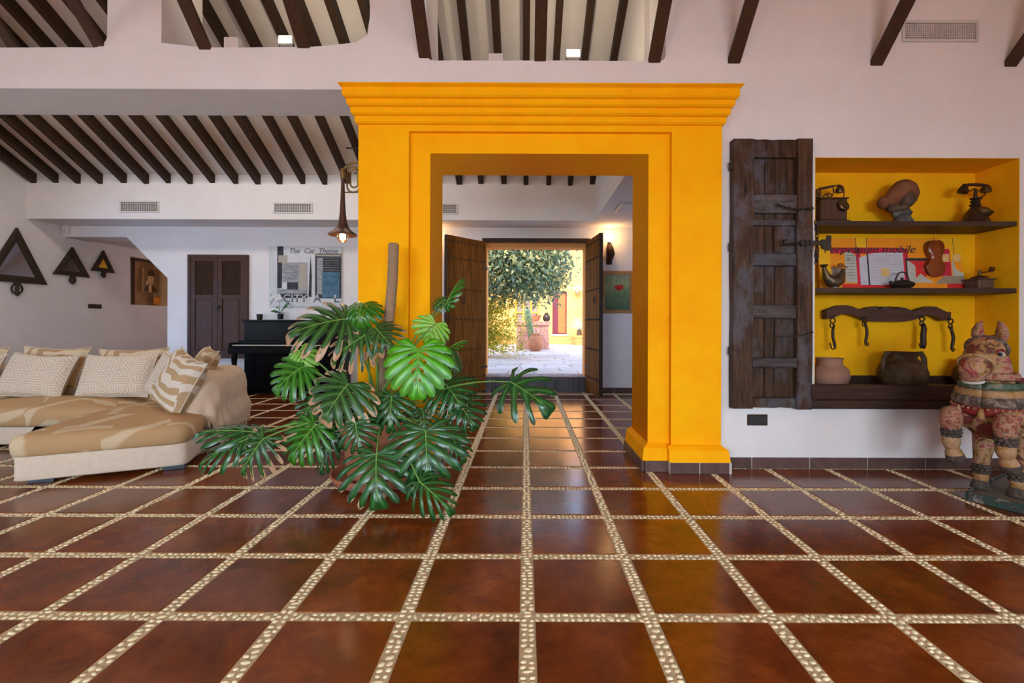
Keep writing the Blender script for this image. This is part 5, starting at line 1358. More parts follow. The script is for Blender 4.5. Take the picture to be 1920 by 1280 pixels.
for q in range(40):
    u = q / 39 * .62
    a = thr_fn(u, 0.0); d = Vector((random.uniform(-.010, .010), -.01, -.055 - random.random() * .02)); b = a + d; b.z = max(b.z, .02)
    fr_.tube([a, (a + b) / 2 + Vector((random.uniform(-.004, .004), -.006, 0)), b], .0035, 4)
for q in range(60):
    v = q / 59
    a = thr_fn(1.0, v); b = a + Vector((.012, -.006, -.045)); b.z = max(b.z, .006)
    fr_.tube([a, b], .0035, 4)
fr_.build('fringe', M['throw'], thr, kind='stuff')

# loose cushions
def cushion(label, c, nrm, up, w, h, t, m, group=None, seed=0):
    n_ = Vector(nrm).normalized(); up = Vector(up); up = (up - n_ * up.dot(n_)).normalized(); rx = up.cross(n_).normalized(); c = Vector(c)
    o = thing('cushion', label, 'cushion', c, group)
    rg_ = random.Random(seed)
    N = 20
    vs, fs, uv = [], [], []
    def pt(i, j, s):
        a, b = -1 + 2 * i / N, -1 + 2 * j / N
        e = (1 - a ** 4) * (1 - b ** 4)
        k_ = 1 - .07 * (1 - abs(a) ** 3) * abs(b) ** 4 - .0; k2 = 1 - .07 * (1 - abs(b) ** 3) * abs(a) ** 4
        bul = t / 2 * (max(0, e) ** .42) * (1 + .16 * mnoise.noise((a * 1.6 + seed, b * 1.6, s)))
        sag = -.03 * h * (1 - a * a) * (b > 0) * b
        return c - wloc(o) + rx * (a * w / 2 * k2) + up * (b * h / 2 * k_ + sag) + n_ * (s * bul)
    for s in (1, -1):
        b0 = len(vs)
        for j in range(N + 1):
            for i in range(N + 1): vs.append(pt(i, j, s))
        for j in range(N):
            for i in range(N):
                q = [b0 + j * (N + 1) + i, b0 + j * (N + 1) + i + 1, b0 + (j + 1) * (N + 1) + i + 1, b0 + (j + 1) * (N + 1) + i]
                uu = [(i / N, j / N), ((i + 1) / N, j / N), ((i + 1) / N, (j + 1) / N), (i / N, (j + 1) / N)]
                if s < 0: q.reverse(); uu.reverse()
                fs.append(q); uv += uu
    me = bpy.data.meshes.new('cover'); me.from_pydata(vs, [], fs); l = me.uv_layers.new(name='UVMap')
    asp = w / h
    for k_, u in enumerate(uv): l.data[k_].uv = (u[0] * asp, u[1])
    me.polygons.foreach_set('use_smooth', [True] * len(me.polygons)); link('cover', me, M[m], o)
    sm_ = MB(); ed = [pt(i, 0, 1) for i in range(N)] + [pt(N, j, 1) for j in range(N)] + [pt(N - i, N, 1) for i in range(N)] + [pt(0, N - j, 1) for j in range(N)]
    sm_.tube([p + wloc(o) for p in ed] + [ed[0] + wloc(o)], .006, 5); sm_.build('piping', M['linen'], o, smooth=True)
    return o
bk_ = (0, -.93, .38)
cushion('wide etched linen cushion at the left edge of the photo, front row', (-5.98, 4.98, .635), (.05, -.93, .40), (0, 0, 1), .74, .47, .17, 'geo', seed=1)
cushion('wide etched linen cushion second from the left, front row', (-5.10, 4.90, .638), (-.04, -.92, .40), (.04, 0, 1), .74, .48, .18, 'geo', seed=2)
cushion('wide etched linen cushion in the middle of the front row', (-4.26, 4.90, .640), (.03, -.92, .38), (-.03, 0, 1), .74, .48, .18, 'geo', seed=3)
cushion('etched linen cushion half behind the zebra striped one', (-3.62, 4.78, .625), (-.42, -.86, .36), (.22, 0, 1), .60, .47, .17, 'geo', seed=4)
cushion('tan printed cushion behind the front row, far left', (-6.2, 5.23, .70), bk_, (0, 0, 1), .74, .46, .15, 'tan', seed=5)
cushion('tan printed cushion behind the second linen cushion from the left', (-5.28, 5.21, .695), bk_, (.02, 0, 1), .76, .48, .15, 'tan', seed=6)
cushion('tan printed cushion behind the middle linen cushion', (-4.40, 5.21, .690), bk_, (-.03, 0, 1), .78, .46, .15, 'tan', seed=7)
cushion('zebra striped cushion leaning on the draped sofa arm', (-3.17, 4.30, .655), (-.42, -.86, .34), (.30, -.05, 1), .52, .54, .20, 'zebra', seed=8)
cushion('tan printed cushion stuffed between the sofa arm and back', (-3.42, 4.98, .735), (-.62, -.62, .48), (.2, .1, 1), .50, .42, .17, 'tan', seed=9)

# ------------------------------------------------------------------ monstera in its pot
def leafmat(name, c1, c2, brown, spec=.5, rough=.30):
    k = NM(name); at_ = k.n('Attribute', attribute_name='edge'); ve = k.n('Attribute', attribute_name='vein')
    nz = k.noise(9, 4, .65, k.coords()); rp = k.ramp((nz, 0), [(.35, c1), (.65, c2)])
    vm = k.mix((ve, 2), rp, tuple(min(1, x * 1.5 + .04 * (i == 1) + .02) for i, x in enumerate(c2)))
    out = vm
    if brown > 0:
        n2 = k.noise(6, 3, .6, k.coords()); f = k.math('ADD', (at_, 2), k.math('MULTIPLY_ADD', (n2, 0), 1.1, -.55))
        ms = k.ramp(f, [(1.0 - brown, (0, 0, 0)), (1.04 - brown, (1, 1, 1))]); out = k.mix(ms, vm, (.50, .29, .155))
    k.col(out); k.set(Roughness=rough, Specular_IOR_Level=spec)
    k.b.inputs['Subsurface Weight'].default_value = 0.0
    # a little light passes through the blade
    tr_ = k.n('BsdfTranslucent'); k.t.links.new(out.outputs[2] if out.bl_idname == 'ShaderNodeMix' else out.outputs[0], tr_.inputs[0])
    ms_ = k.n('MixShader', {0: .16}); k.t.links.new(k.b.outputs[0], ms_.inputs[1]); k.t.links.new(tr_.outputs[0], ms_.inputs[2])
    k.t.links.new(ms_.outputs[0], k.t.nodes['Material Output'].inputs[0]); return k.m
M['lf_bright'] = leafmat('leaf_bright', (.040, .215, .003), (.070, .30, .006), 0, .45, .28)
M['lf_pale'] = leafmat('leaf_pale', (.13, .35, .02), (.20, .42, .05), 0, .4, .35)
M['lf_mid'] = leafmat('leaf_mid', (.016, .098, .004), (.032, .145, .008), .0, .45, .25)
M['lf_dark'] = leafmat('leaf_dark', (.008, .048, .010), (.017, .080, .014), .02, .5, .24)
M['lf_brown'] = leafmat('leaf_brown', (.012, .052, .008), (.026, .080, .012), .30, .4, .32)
M['rib'] = plain('leaf_rib', (.20, .36, .06), .45, col2=(.17, .31, .05))
M['rib_dk'] = plain('leaf_rib_dark', (.09, .20, .04), .45, col2=(.07, .16, .035))
M['petiole'] = plain('petiole', (.14, .27, .05), .4, col2=(.10, .20, .04))
M['terracotta'] = plain('terracotta', (.43, .165, .085), .75, col2=(.36, .125, .06), scale=5, bump=.15, bscale=40)
M['soil'] = plain('soil', (.05, .03, .02), .95, bump=.8, bscale=30)
M['coir'] = None
k = NM('coir_wrap'); mp = k.coords((1, 1, 1)); wv = k.n('TexWave', {'Vector': mp, 'Scale': 40, 'Distortion': 1.5, 'Detail': 3}, bands_direction='Z')
k.col(k.ramp((wv, 1), [(.2, (.40, .24, .125)), (.8, (.60, .41, .25))])); k.set(Roughness=.9); k.bump((wv, 1), .8, .01); M['coir'] = k.m
PC = Vector((-1.13, 3.56, 0))
sa = thing('plant_saucer', 'wide terracotta saucer under the monstera pot', 'saucer', PC)
MB().lathe([(.0, 0), (.25, 0), (.30, .03), (.325, .075), (.328, .088), (.315, .09), (.292, .04), (.25, .022), (0, .022)], PC, 40).build('dish', M['terracotta'], sa, smooth=40)
mon = thing('monstera', 'big potted monstera plant with glossy split leaves before the portal', 'plant', PC)
MB().lathe([(0, .0225), (.185, .0225), (.20, .05), (.245, .36), (.262, .40), (.272, .415), (.272, .47), (.258, .475), (.24, .44), (.0, .43)], PC, 36).build('pot', M['terracotta'], mon, smooth=40)
MB().lathe([(.0, .446), (.12, .452), (.236, .442), (.236, .432), (0, .43)], PC, 24).build('soil', M['soil'], mon, smooth=True)
pt_, pb_ = at(738, 456, 3.62), Vector((PC.x + .02, PC.y + .05, .44))
MB().tube([pb_.lerp(pt_, q / 150) + Vector((-.012 * math.sin(math.pi * 2 * q / 150), 0, 0)) for q in range(151)], [.0425 - .002 * q / 150 - (.0016 if q % 2 else 0) + .0007 * math.sin(q * 1.7) - (.008 if q == 150 else 0) for q in range(151)], 18).build('moss_pole', M['coir'], mon, smooth=50)
MB().tube([pb_.lerp(pt_, .45) + Vector((.05 * math.cos(t) * 1.0, .05 * math.sin(t), .01 * t)) for t in [2 * math.pi * q / 16 for q in range(17)]], .0035, 5).build('tie', M['plastic'], mon, smooth=True)

def monstera_leaf(base, tip, width, hint, mat, n=7, slit=.45, gap=.30, arch=.06, fold=.25, tipd=.10, seed=0, rib='rib', holes=.3, petiole=True, back=.0, curl=0.0):
    rg_ = random.Random(seed); base, tip = Vector(base), Vector(tip)
    L = (tip - base).length; ey = (tip - base).normalized(); hint = Vector(hint)
    nz = (hint - ey * hint.dot(ey)).normalized(); ex = ey.cross(nz).normalized()
    W = width; vs, fs, ed, vn = [], [], [], []
    TAU = 2.93
    def outline(tau, s):
        ph = TAU * (1 - tau) ** 1.28; c = math.cos(ph)
        y = .38 * L + (.62 * L * c if c > 0 else .64 * L * c)
        x = W / 2 * math.sin(ph) ** .78 * (1 - .12 * max(0, c) ** 2)
        return Vector((s * x, y, 0))
    def origin(tau): return Vector((0, L * .86 * max(0, (tau - .30) / .70) ** 1.75, 0))
    def surf(tau, t, s, cr):
        O_, E_2 = origin(tau), outline(tau, s)
        mid = (O_ + E_2) / 2 + Vector((s * .06 * W * (1 - tau), -.075 * L * (1 - tau * .5), 0))
        p = O_ * (1 - t) ** 2 + mid * 2 * t * (1 - t) + E_2 * t * t
        ax = abs(p.x) / (W / 2)
        yy = p.y / L
        z = arch * L * 4 * yy * (1 - yy) - fold * .62 * W * .5 * ax ** 1.7 - tipd * L * t ** 3 * (.5 + .5 * rgd[s][int(min(n - 1, tau * n))])
        z += .009 * W * (1 - cr * cr) * min(1, t * 3)
        if curl: z -= curl * L * max(0, yy - .3) ** 2
        return base + ex * p.x + ey * p.y + nz * z
    rgd = {s: [rg_.random() for _ in range(n + 1)] for s in (1, -1)}
    NT, NC = 11, 5
    for s in (1, -1):
        for f in range(n):
            a0, a1 = f / n, (f + 1) / n
            if f == n - 1: a1 = 1.0
            mid = (a0 + a1) / 2; t0 = slit * rg_.uniform(.8, 1.25) * (1.25 if f in (0, n - 1) else 1.0); g = gap * 1.0 * rg_.uniform(.75, 1.3)
            Lf = rg_.uniform(.93, 1.0) if f < n - 1 else 1.0
            b0 = len(vs)
            for j in range(NT):
                t = j / (NT - 1); sl_ = max(0, min(1, (t - t0) / .16)); sl_ = sl_ * sl_ * (3 - 2 * sl_)
                h = 1 - g * sl_
                if holes: h -= holes * math.exp(-((t - .17) / .05) ** 2) * (0.25 < mid < .85)
                if t > .80: h *= 1 - .42 * ((t - .80) / .20) ** 2.2
                for i in range(NC):
                    cr = -1 + 2 * i / (NC - 1)
                    lo_h = h if not (f == 0 and cr < 0) else min(1, h + .1)
                    hh = (a1 - a0) / 2 * lo_h
                    if f == n - 1 and cr > 0: hh = (a1 - a0) / 2
                    tau = max(0.0, min(1.0, mid + cr * hh)); tt = t * Lf * (1 - .045 * cr * cr * (t > .99))
                    vs.append(surf(tau, tt, s, cr)); ed.append(t * .8 + .2 * abs(cr) * (t > t0)); vn.append(1.0 if i == 2 and t < .9 else 0.0)
            for j in range(NT - 1):
                for i in range(NC - 1):
                    q = [b0 + j * NC + i, b0 + j * NC + i + 1, b0 + (j + 1) * NC + i + 1, b0 + (j + 1) * NC + i]
                    fs.append(q if s > 0 else q[::-1])
    off = wloc(mon)
    me = bpy.data.meshes.new('leaf'); me.from_pydata([v - off for v in vs], [], fs)
    for nm3, dat in (('edge', ed), ('vein', vn)):
        a_ = me.attributes.new(nm3, 'FLOAT', 'POINT'); a_.data.foreach_set('value', dat)
    me.polygons.foreach_set('use_smooth', [True] * len(me.polygons)); me.materials.append(M[mat])
    lf = bpy.data.objects.new('leaf', me); COL.objects.link(lf); lf.parent = mon
    pts = [surf(.16 + .84 * q / 8, 0, 1, 1) + nz * .0015 for q in range(9)]
    MB().tube(pts, [.0048 - .0004 * q for q in range(9)], 6).build('midrib', M[rib], lf, smooth=True)
    if petiole is not False:
        root = Vector(petiole) if petiole is not True else PC + Vector((rg_.uniform(-.08, .08), rg_.uniform(-.06, .06), .45))
        m1 = root.lerp(base, .5); hgt = (base - root).length * .18; m1.z += hgt
        P_ = [root * (1 - t) ** 2 + m1 * 2 * t * (1 - t) + base * t * t for t in [q / 8 for q in range(9)]]
        MB().tube(P_, [.010 - .0006 * q for q in range(9)], 6).build('petiole', M['petiole'], lf, smooth=True)
    return lf
CAMH = (0, -1, .45)
def ML(b, t, d, w, mat, hint=CAMH, dt=0.0, **kw):
    """b, t: where leaf base and tip stand in the photo; d: distance of the base, dt: how much nearer the tip is; w: width"""
    B2, T2 = at(b[0], b[1], d), at(t[0], t[1], d - dt)
    return monstera_leaf(B2, T2, w * 1.22 * d / F, hint, mat, **kw)
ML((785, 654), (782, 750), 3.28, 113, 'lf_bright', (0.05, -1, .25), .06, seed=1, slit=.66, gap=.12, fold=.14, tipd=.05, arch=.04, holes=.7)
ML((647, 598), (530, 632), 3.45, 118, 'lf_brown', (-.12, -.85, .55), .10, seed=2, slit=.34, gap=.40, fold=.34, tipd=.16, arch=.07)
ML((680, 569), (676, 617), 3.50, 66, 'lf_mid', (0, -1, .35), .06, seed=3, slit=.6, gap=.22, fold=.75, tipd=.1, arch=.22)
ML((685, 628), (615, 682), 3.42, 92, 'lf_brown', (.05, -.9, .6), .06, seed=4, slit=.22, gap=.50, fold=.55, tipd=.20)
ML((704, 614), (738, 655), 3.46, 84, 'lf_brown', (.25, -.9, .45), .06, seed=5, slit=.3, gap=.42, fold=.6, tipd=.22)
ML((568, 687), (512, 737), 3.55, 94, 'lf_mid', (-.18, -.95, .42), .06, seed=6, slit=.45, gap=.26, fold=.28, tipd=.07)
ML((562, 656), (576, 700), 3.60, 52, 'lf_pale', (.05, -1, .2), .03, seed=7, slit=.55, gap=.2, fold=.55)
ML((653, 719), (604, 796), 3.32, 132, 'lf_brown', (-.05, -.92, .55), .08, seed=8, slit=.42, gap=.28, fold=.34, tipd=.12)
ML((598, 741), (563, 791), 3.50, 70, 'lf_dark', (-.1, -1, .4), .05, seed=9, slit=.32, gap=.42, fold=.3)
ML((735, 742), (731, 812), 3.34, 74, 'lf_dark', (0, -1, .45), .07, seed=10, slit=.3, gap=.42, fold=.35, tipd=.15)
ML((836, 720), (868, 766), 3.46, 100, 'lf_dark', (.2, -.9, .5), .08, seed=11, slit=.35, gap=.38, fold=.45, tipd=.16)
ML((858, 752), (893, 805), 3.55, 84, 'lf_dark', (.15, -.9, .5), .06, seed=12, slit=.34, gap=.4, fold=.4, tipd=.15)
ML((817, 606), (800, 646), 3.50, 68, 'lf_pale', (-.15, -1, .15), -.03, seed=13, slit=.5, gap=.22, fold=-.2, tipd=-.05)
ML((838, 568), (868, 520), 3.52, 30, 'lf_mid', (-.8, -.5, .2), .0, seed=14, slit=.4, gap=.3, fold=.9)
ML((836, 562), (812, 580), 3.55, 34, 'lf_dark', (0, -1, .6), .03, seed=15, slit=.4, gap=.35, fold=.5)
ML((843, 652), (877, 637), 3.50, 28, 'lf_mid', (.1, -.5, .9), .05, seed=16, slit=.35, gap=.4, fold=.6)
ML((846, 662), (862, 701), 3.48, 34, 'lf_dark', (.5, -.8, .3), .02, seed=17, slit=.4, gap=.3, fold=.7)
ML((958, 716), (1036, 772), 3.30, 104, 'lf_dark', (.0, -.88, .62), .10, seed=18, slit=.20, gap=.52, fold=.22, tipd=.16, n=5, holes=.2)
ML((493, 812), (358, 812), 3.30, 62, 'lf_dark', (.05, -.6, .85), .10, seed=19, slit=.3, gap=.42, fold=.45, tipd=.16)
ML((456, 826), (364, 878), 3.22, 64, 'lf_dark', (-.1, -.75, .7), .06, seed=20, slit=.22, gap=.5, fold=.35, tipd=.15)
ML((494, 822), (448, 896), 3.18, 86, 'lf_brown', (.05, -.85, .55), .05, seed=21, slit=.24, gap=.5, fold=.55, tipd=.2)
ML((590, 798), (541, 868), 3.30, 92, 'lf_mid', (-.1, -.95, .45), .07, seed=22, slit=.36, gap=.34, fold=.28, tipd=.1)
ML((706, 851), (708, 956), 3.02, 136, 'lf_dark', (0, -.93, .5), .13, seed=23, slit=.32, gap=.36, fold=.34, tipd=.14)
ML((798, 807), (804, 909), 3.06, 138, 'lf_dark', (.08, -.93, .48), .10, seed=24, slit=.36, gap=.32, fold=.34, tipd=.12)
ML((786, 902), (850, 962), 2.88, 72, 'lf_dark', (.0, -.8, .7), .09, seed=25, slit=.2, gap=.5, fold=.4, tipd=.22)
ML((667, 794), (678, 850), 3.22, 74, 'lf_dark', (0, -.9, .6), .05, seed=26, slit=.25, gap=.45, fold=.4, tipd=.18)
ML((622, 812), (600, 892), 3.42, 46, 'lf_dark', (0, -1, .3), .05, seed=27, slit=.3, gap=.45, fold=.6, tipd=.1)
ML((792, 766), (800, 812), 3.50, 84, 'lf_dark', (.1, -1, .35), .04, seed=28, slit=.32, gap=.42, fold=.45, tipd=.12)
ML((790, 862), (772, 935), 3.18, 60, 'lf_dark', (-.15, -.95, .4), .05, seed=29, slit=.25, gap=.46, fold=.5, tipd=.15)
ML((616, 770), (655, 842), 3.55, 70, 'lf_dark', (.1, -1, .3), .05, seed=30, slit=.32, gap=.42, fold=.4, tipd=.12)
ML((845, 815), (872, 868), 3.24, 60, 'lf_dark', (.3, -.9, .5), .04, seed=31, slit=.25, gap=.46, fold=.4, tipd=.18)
# ------------------------------------------------------------------ carved horse on its board
hD = Vector((-.86, -.51, 0)).normalized()      # where it faces
hS = Vector((.51, -.86, 0)).normalized()       # towards its left flank / the right of the photo
H0 = Vector((3.10, 3.13, 0))                   # between the chest and the front edge of the board
def HP(f, s, z): return H0 + hD * f + hS * s + Vector((0, 0, z))
def paint(name, cols, scale=9, bump=.5, rough=.6):
    k = NM(name); a = k.noise(scale, 5, .7, k.coords(), .6); n_ = len(cols)
    k.col(k.ramp((a, 0), [(.30 + .40 * i / (n_ - 1), c) for i, c in enumerate(cols)])); k.set(Roughness=rough, Specular_IOR_Level=.3)
    b = k.noise(scale * 3, 5, .7, k.coords()); k.bump((b, 0), bump, .012); return k.m
RED, PINK, CREAM, OCH, GRN, BRN = (.19, .016, .016), (.30, .060, .060), (.38, .24, .14), (.33, .165, .045), (.035, .070, .04), (.075, .035, .022)
M['h_body'] = paint('worn_red_cream_paint', [BRN, RED, BRN, OCH, CREAM, PINK, RED, BRN], 9, .9)
M['h_red'] = paint('worn_red_paint', [BRN, RED, RED, PINK], 12)
M['h_pink'] = paint('worn_pink_paint', [RED, PINK, CREAM, RED, CREAM], 18, .7)
M['h_ochre'] = paint('worn_ochre_paint', [BRN, OCH, CREAM, OCH], 10)
M['h_band'] = paint('worn_band_paint', [GRN, BRN, (.18, .15, .13), CREAM], 22, .7)
M['h_green'] = paint('worn_green_paint', [(.02, .05, .035), GRN, (.10, .14, .09), CREAM], 16)
M['h_dark'] = paint('carved_dark_wood', [(.03, .02, .015), (.08, .055, .04), (.14, .11, .09)], 26, .8)
M['h_board'] = paint('grey_board', [(.09, .075, .06), (.16, .13, .10), (.11, .09, .07)], 5, .3)
M['h_edge'] = paint('flaking_green_edge', [(.015, .06, .045), (.02, .07, .05), (.04, .04, .035), (.38, .33, .27)], 9, .5)
M['eye_white'] = plain('painted_eye_white', (.55, .50, .45), .4); M['eye_dark'] = plain('painted_pupil', (.02, .02, .035), .3)
hs = thing('carved_horse', 'old painted carved wooden horse prancing on a board at the right edge', 'horse', Vector((3.30, 3.22, 0)))
# board
e1, e2 = hS, -hD
C0 = Vector((3.035, 3.215, 0))
bx = Matrix((e2, e1, Vector((0, 0, 1)))).transposed().to_4x4(); bx.translation = C0
MB().box((0, 0, .008), (.95, .36, .052), .006, bx).build('board', M['h_board'], hs)
MB().box((-.012, -.012, 0.0), (.96, .0, .062), .004, bx).build('board_edge', M['h_edge'], hs)
MB().box((-.014, 0, 0.0), (-.0, .372, .062), .004, bx).build('board_edge', M['h_edge'], hs)
# body: trunk, neck, head as one remeshed surface
mb = MB()
def limb(path, rad, n=14): mb.tube([HP(*p) for p in path], rad, n)
limb([(-.75, 0, .58), (-.62, 0, .60), (-.42, 0, .60), (-.20, 0, .605), (-.02, 0, .60), (.08, 0, .585), (.115, 0, .57)], [(.07, .08), (.14, .15), (.155, .165), (.16, .17), (.165, .17), (.13, .14), (.05, .06)], 18)
limb([(-.04, 0, .58), (-.02, 0, .72), (.0, 0, .83), (.0, 0, .95), (.0, 0, 1.02)], [(.165, .15), (.145, .13), (.115, .12), (.098, .11), (.08, .09)], 18)
limb([(-.05, 0, 1.06), (.03, -.01, 1.05), (.10, -.02, .99), (.16, -.03, .925), (.20, -.04, .885), (.225, -.045, .865)], [(.07, .07), (.098, .095), (.092, .09), (.078, .074), (.070, .062), (.035, .032)], 16)
limb([(.17, -.035, .862), (.20, -.04, .842), (.215, -.042, .836)], [(.05, .028), (.055, .022), (.03, .014)], 12)
# thighs and hind legs down to the board
for s in (-.105, .105):
    limb([(-.42, s * .8, .58), (-.34, s, .44), (-.26, s * .95, .34), (-.21, s * .9, .27), (-.19, s * .9, .20)], [.10, .085, .062, .05, .045])
    limb([(-.02, s * 1.05, .575), (.05, s * 1.25, .59), (.115, s * 1.35, .585)], [.085, .078, .070])
me = mb.mesh('trunk'); tmp = bpy.data.objects.new('tmp', me); COL.objects.link(tmp)
rm = tmp.modifiers.new('r', 'REMESH'); rm.mode = 'VOXEL'; rm.voxel_size = .0105
sm_ = tmp.modifiers.new('s', 'SMOOTH'); sm_.factor = .5; sm_.iterations = 5
dg = bpy.context.evaluated_depsgraph_get(); me2 = bpy.data.meshes.new_from_object(tmp.evaluated_get(dg)); bpy.data.objects.remove(tmp)
me2.transform(Matrix.Translation(-wloc(hs))); me2.polygons.foreach_set('use_smooth', [True] * len(me2.polygons)); me2.materials.clear(); me2.name = 'body'
link('body', me2, M['h_body'], hs)
# fore legs: knee knob, anklet, two cannon bulges, hoof
def leg_part(name, path, rad, m, n=14): MB().tube([HP(*p) for p in path], rad, n).build(name, M[m], hs, smooth=60)
def anklet(f, s, z, r, ax=(0, 0, 1)):
    a_ = MB(); c = HP(f, s, z)
    for lv in (-.022, 0, .022):
        for q in range(11):
            th = 2 * math.pi * (q + (.5 if lv == 0 else 0)) / 11; rr = r * (1 if lv == 0 else .9)
            a_.ball(c + hD * rr * math.cos(th) + hS * rr * math.sin(th) + Vector((0, 0, lv)), (.016, .016, .014), 7)
    a_.lathe([(r * .9, -.036), (r, -.02), (r, .02), (r * .9, .036)], c, 16); a_.build('anklet', M['h_dark'], hs, smooth=True)
for s0, df in ((-.155, 0.0), (.118, .02)):
    f0 = .135 + df
    leg_part('knee', [(f0 - .05, s0, .615), (f0 - .01, s0, .60), (f0 + .015, s0, .56), (f0 + .015, s0, .515), (f0 + .01, s0, .49)], [.04, .062, .064, .056, .045], 'h_pink')
    anklet(f0 + .01, s0, .475, .046)
    leg_part('cannon', [(f0 + .005, s0, .452), (f0 + .012, s0, .43), (f0 + .012, s0, .40), (f0 + .004, s0, .375), (f0, s0, .362)], [.040, .050, .050, .042, .034], 'h_ochre')
    leg_part('pastern', [(f0, s0, .366), (f0 + .0, s0 + .006, .345), (f0 - .005, s0 + .016, .315)], [.034, .046, .050], 'h_ochre')
    leg_part('hoof', [(f0 - .004, s0 + .014, .322), (f0 - .008, s0 + .018, .30), (f0 - .014, s0 + .020, .278), (f0 - .016, s0 + .02, .268)], [.051, .053, .045, .03], 'h_dark')
for s0 in (-.092, .092):
    f0 = -.185
    anklet(f0, s0, .19, .043)
    leg_part('cannon', [(f0, s0, .168), (f0 + .006, s0, .15), (f0, s0, .13), (f0 + .004, s0, .118), (f0 + .012, s0, .098)], [.038, .046, .040, .040, .046], 'h_ochre')
    leg_part('hoof', [(f0 + .010, s0, .104), (f0 + .018, s0, .08), (f0 + .022, s0, .0535)], [.046, .050, .055], 'h_dark')
# ears, face, collar bands
for s0 in (-.055, .050):
    ear = MB(); ear.tube([HP(-.01, s0, 1.09), HP(.0, s0 * 1.12, 1.13), HP(.0, s0 * 1.15, 1.165), HP(-.005, s0 * .98, 1.205), HP(-.01, s0 * .75, 1.228)], [(.030, .022), (.040, .028), (.038, .024), (.022, .014), (.004, .004)], 12)
    e_ = ear.build('ear', M['h_pink'], hs, smooth=True)
    MB().tube([HP(.024, s0 * 1.12, 1.115), HP(.030, s0 * 1.15, 1.145), HP(.022, s0 * 1.02, 1.185)], [(.014, .006), (.022, .008), (.006, .004)], 10).build('ear_hollow', M['h_ochre'], e_, smooth=True)
for s0 in (-.094, .080):
    d_ = 1 if s0 > 0 else -1
    ey_ = MB(); ey_.ball(HP(.090, s0 * .86, 1.012), (.026, .026, .019), 12); e_ = ey_.build('eye', M['eye_white'], hs, smooth=True)
    MB().ball(HP(.110, s0 * .96, 1.012), (.0125, .0125, .0125), 10).build('pupil', M['eye_dark'], e_, smooth=True)
    MB().tube([HP(.065, s0 * 1.02, 1.02), HP(.085, s0 * 1.02, 1.041), HP(.110, s0 * .86, 1.036), HP(.128, s0 * .68, 1.010)], .008, 6).build('brow', M['h_red'], hs, smooth=True)
    MB().tube([HP(.20, -.035 + d_ * .026, .905), HP(.222, -.038 + d_ * .034, .893), HP(.222, -.038 + d_ * .045, .878)], .008, 6).build('nostril', M['h_dark'], hs, smooth=True)
def loop(f, z, rx_, ry_, s=0, w=.010, tilt=0.0, nm='band', m='h_band', flat=1.6, f2=None):
    MB().tube([HP(f + ry_ * math.cos(t), s + rx_ * math.sin(t), z + tilt * math.cos(t)) for t in [2 * math.pi * q / 28 for q in range(29)]], (w, w * flat) if False else w, 8, flat=flat).build(nm, M[m], hs, smooth=True)
MB().tube([HP(.150 + .0, -.03 + .088 * math.sin(t), .945 + .082 * math.cos(t) * .75) + hD * (.05 * math.cos(t)) for t in [2 * math.pi * q / 24 for q in range(25)]], .010, 8).build('noseband', M['h_ochre'], hs, smooth=True)
MB().tube([HP(.05 + .0 * t, -.01 + .105 * math.sin(t), 1.045 + .075 * math.cos(t)) + hD * (.045 * math.cos(t) - .02) for t in [2 * math.pi * q / 24 for q in range(25)]], .011, 8).build('browband', M['h_band'], hs, smooth=True)
MB().tube([HP(.11, -.018, 1.085), HP(.155, -.022, 1.02), HP(.20, -.03, .96)], .008, 6).build('face_strap', M['h_red'], hs, smooth=True)
MB().tube([HP(.218, -.042 + .055 * math.sin(t), .858 - .012 * math.cos(t * 1.0)) - hD * (.055 * (1 - math.cos(t))) for t in [math.pi * (q / 14 - .5) * 1.2 for q in range(15)]], .011, 6).build('lip', M['h_pink'], hs, smooth=True)
MB().tube([HP(.206, -.040 + .050 * math.sin(t), .832 - .010 * math.cos(t)) - hD * (.05 * (1 - math.cos(t))) for t in [math.pi * (q / 14 - .5) * 1.1 for q in range(15)]], .010, 6).build('lower_lip', M['eye_white'], hs, smooth=True)
loop(-.006, .865, .128, .135, nm='throat_band', m='h_pink', w=.016)
loop(-.012, .80, .150, .142, nm='collar_band', m='h_green', w=.017)
loop(-.018, .755, .165, .150, nm='collar_band', m='h_ochre', w=.020, tilt=-.008)
loop(-.022, .705, .178, .162, nm='collar_band', m='h_band', w=.026, tilt=-.014)
loop(-.022, .655, .180, .166, nm='breast_strap', m='h_red', w=.022, tilt=-.018)
bd = MB()
for q in range(-8, 9):
    t = q / 8 * 1.35; bd.ball(HP(-.022 + .186 * math.cos(t), .198 * math.sin(t), .668 - .016 * math.cos(t)), .008, 6)
bd.build('beading', M['h_ochre'], hs, smooth=True)
for q in (-1, 0, 1):
    t = q * .62; MB().lathe([(0, -.05), (.022, -.04), (.018, -.01), (.012, .02), (0, .024)], HP(-.03 + .192 * math.cos(t), .205 * math.sin(t), .635), 10).build('tassel', M['h_ochre'], hs, smooth=True)
mane = MB(); mane.tube([HP(-.07, 0, 1.12), HP(-.12, 0, 1.02), HP(-.13, 0, .90), (HP(-.17, 0, .80))], [(.03, .03), (.045, .045), (.045, .045), (.03, .03)], 10); mane.build('mane', M['h_dark'], hs, smooth=True)
sd_ = MB(); sd_.tube([HP(-.30, 0, .775), HP(-.42, 0, .77), HP(-.54, 0, .785)], [(.10, .03), (.12, .035), (.11, .04)], 14); sd_.build('saddle', M['h_red'], hs, smooth=True)
MB().tube([HP(-.72, 0, .66), HP(-.80, 0, .60), HP(-.82, 0, .45), HP(-.80, 0, .30)], [.035, .045, .05, .02], 10).build('tail', M['h_dark'], hs, smooth=True)

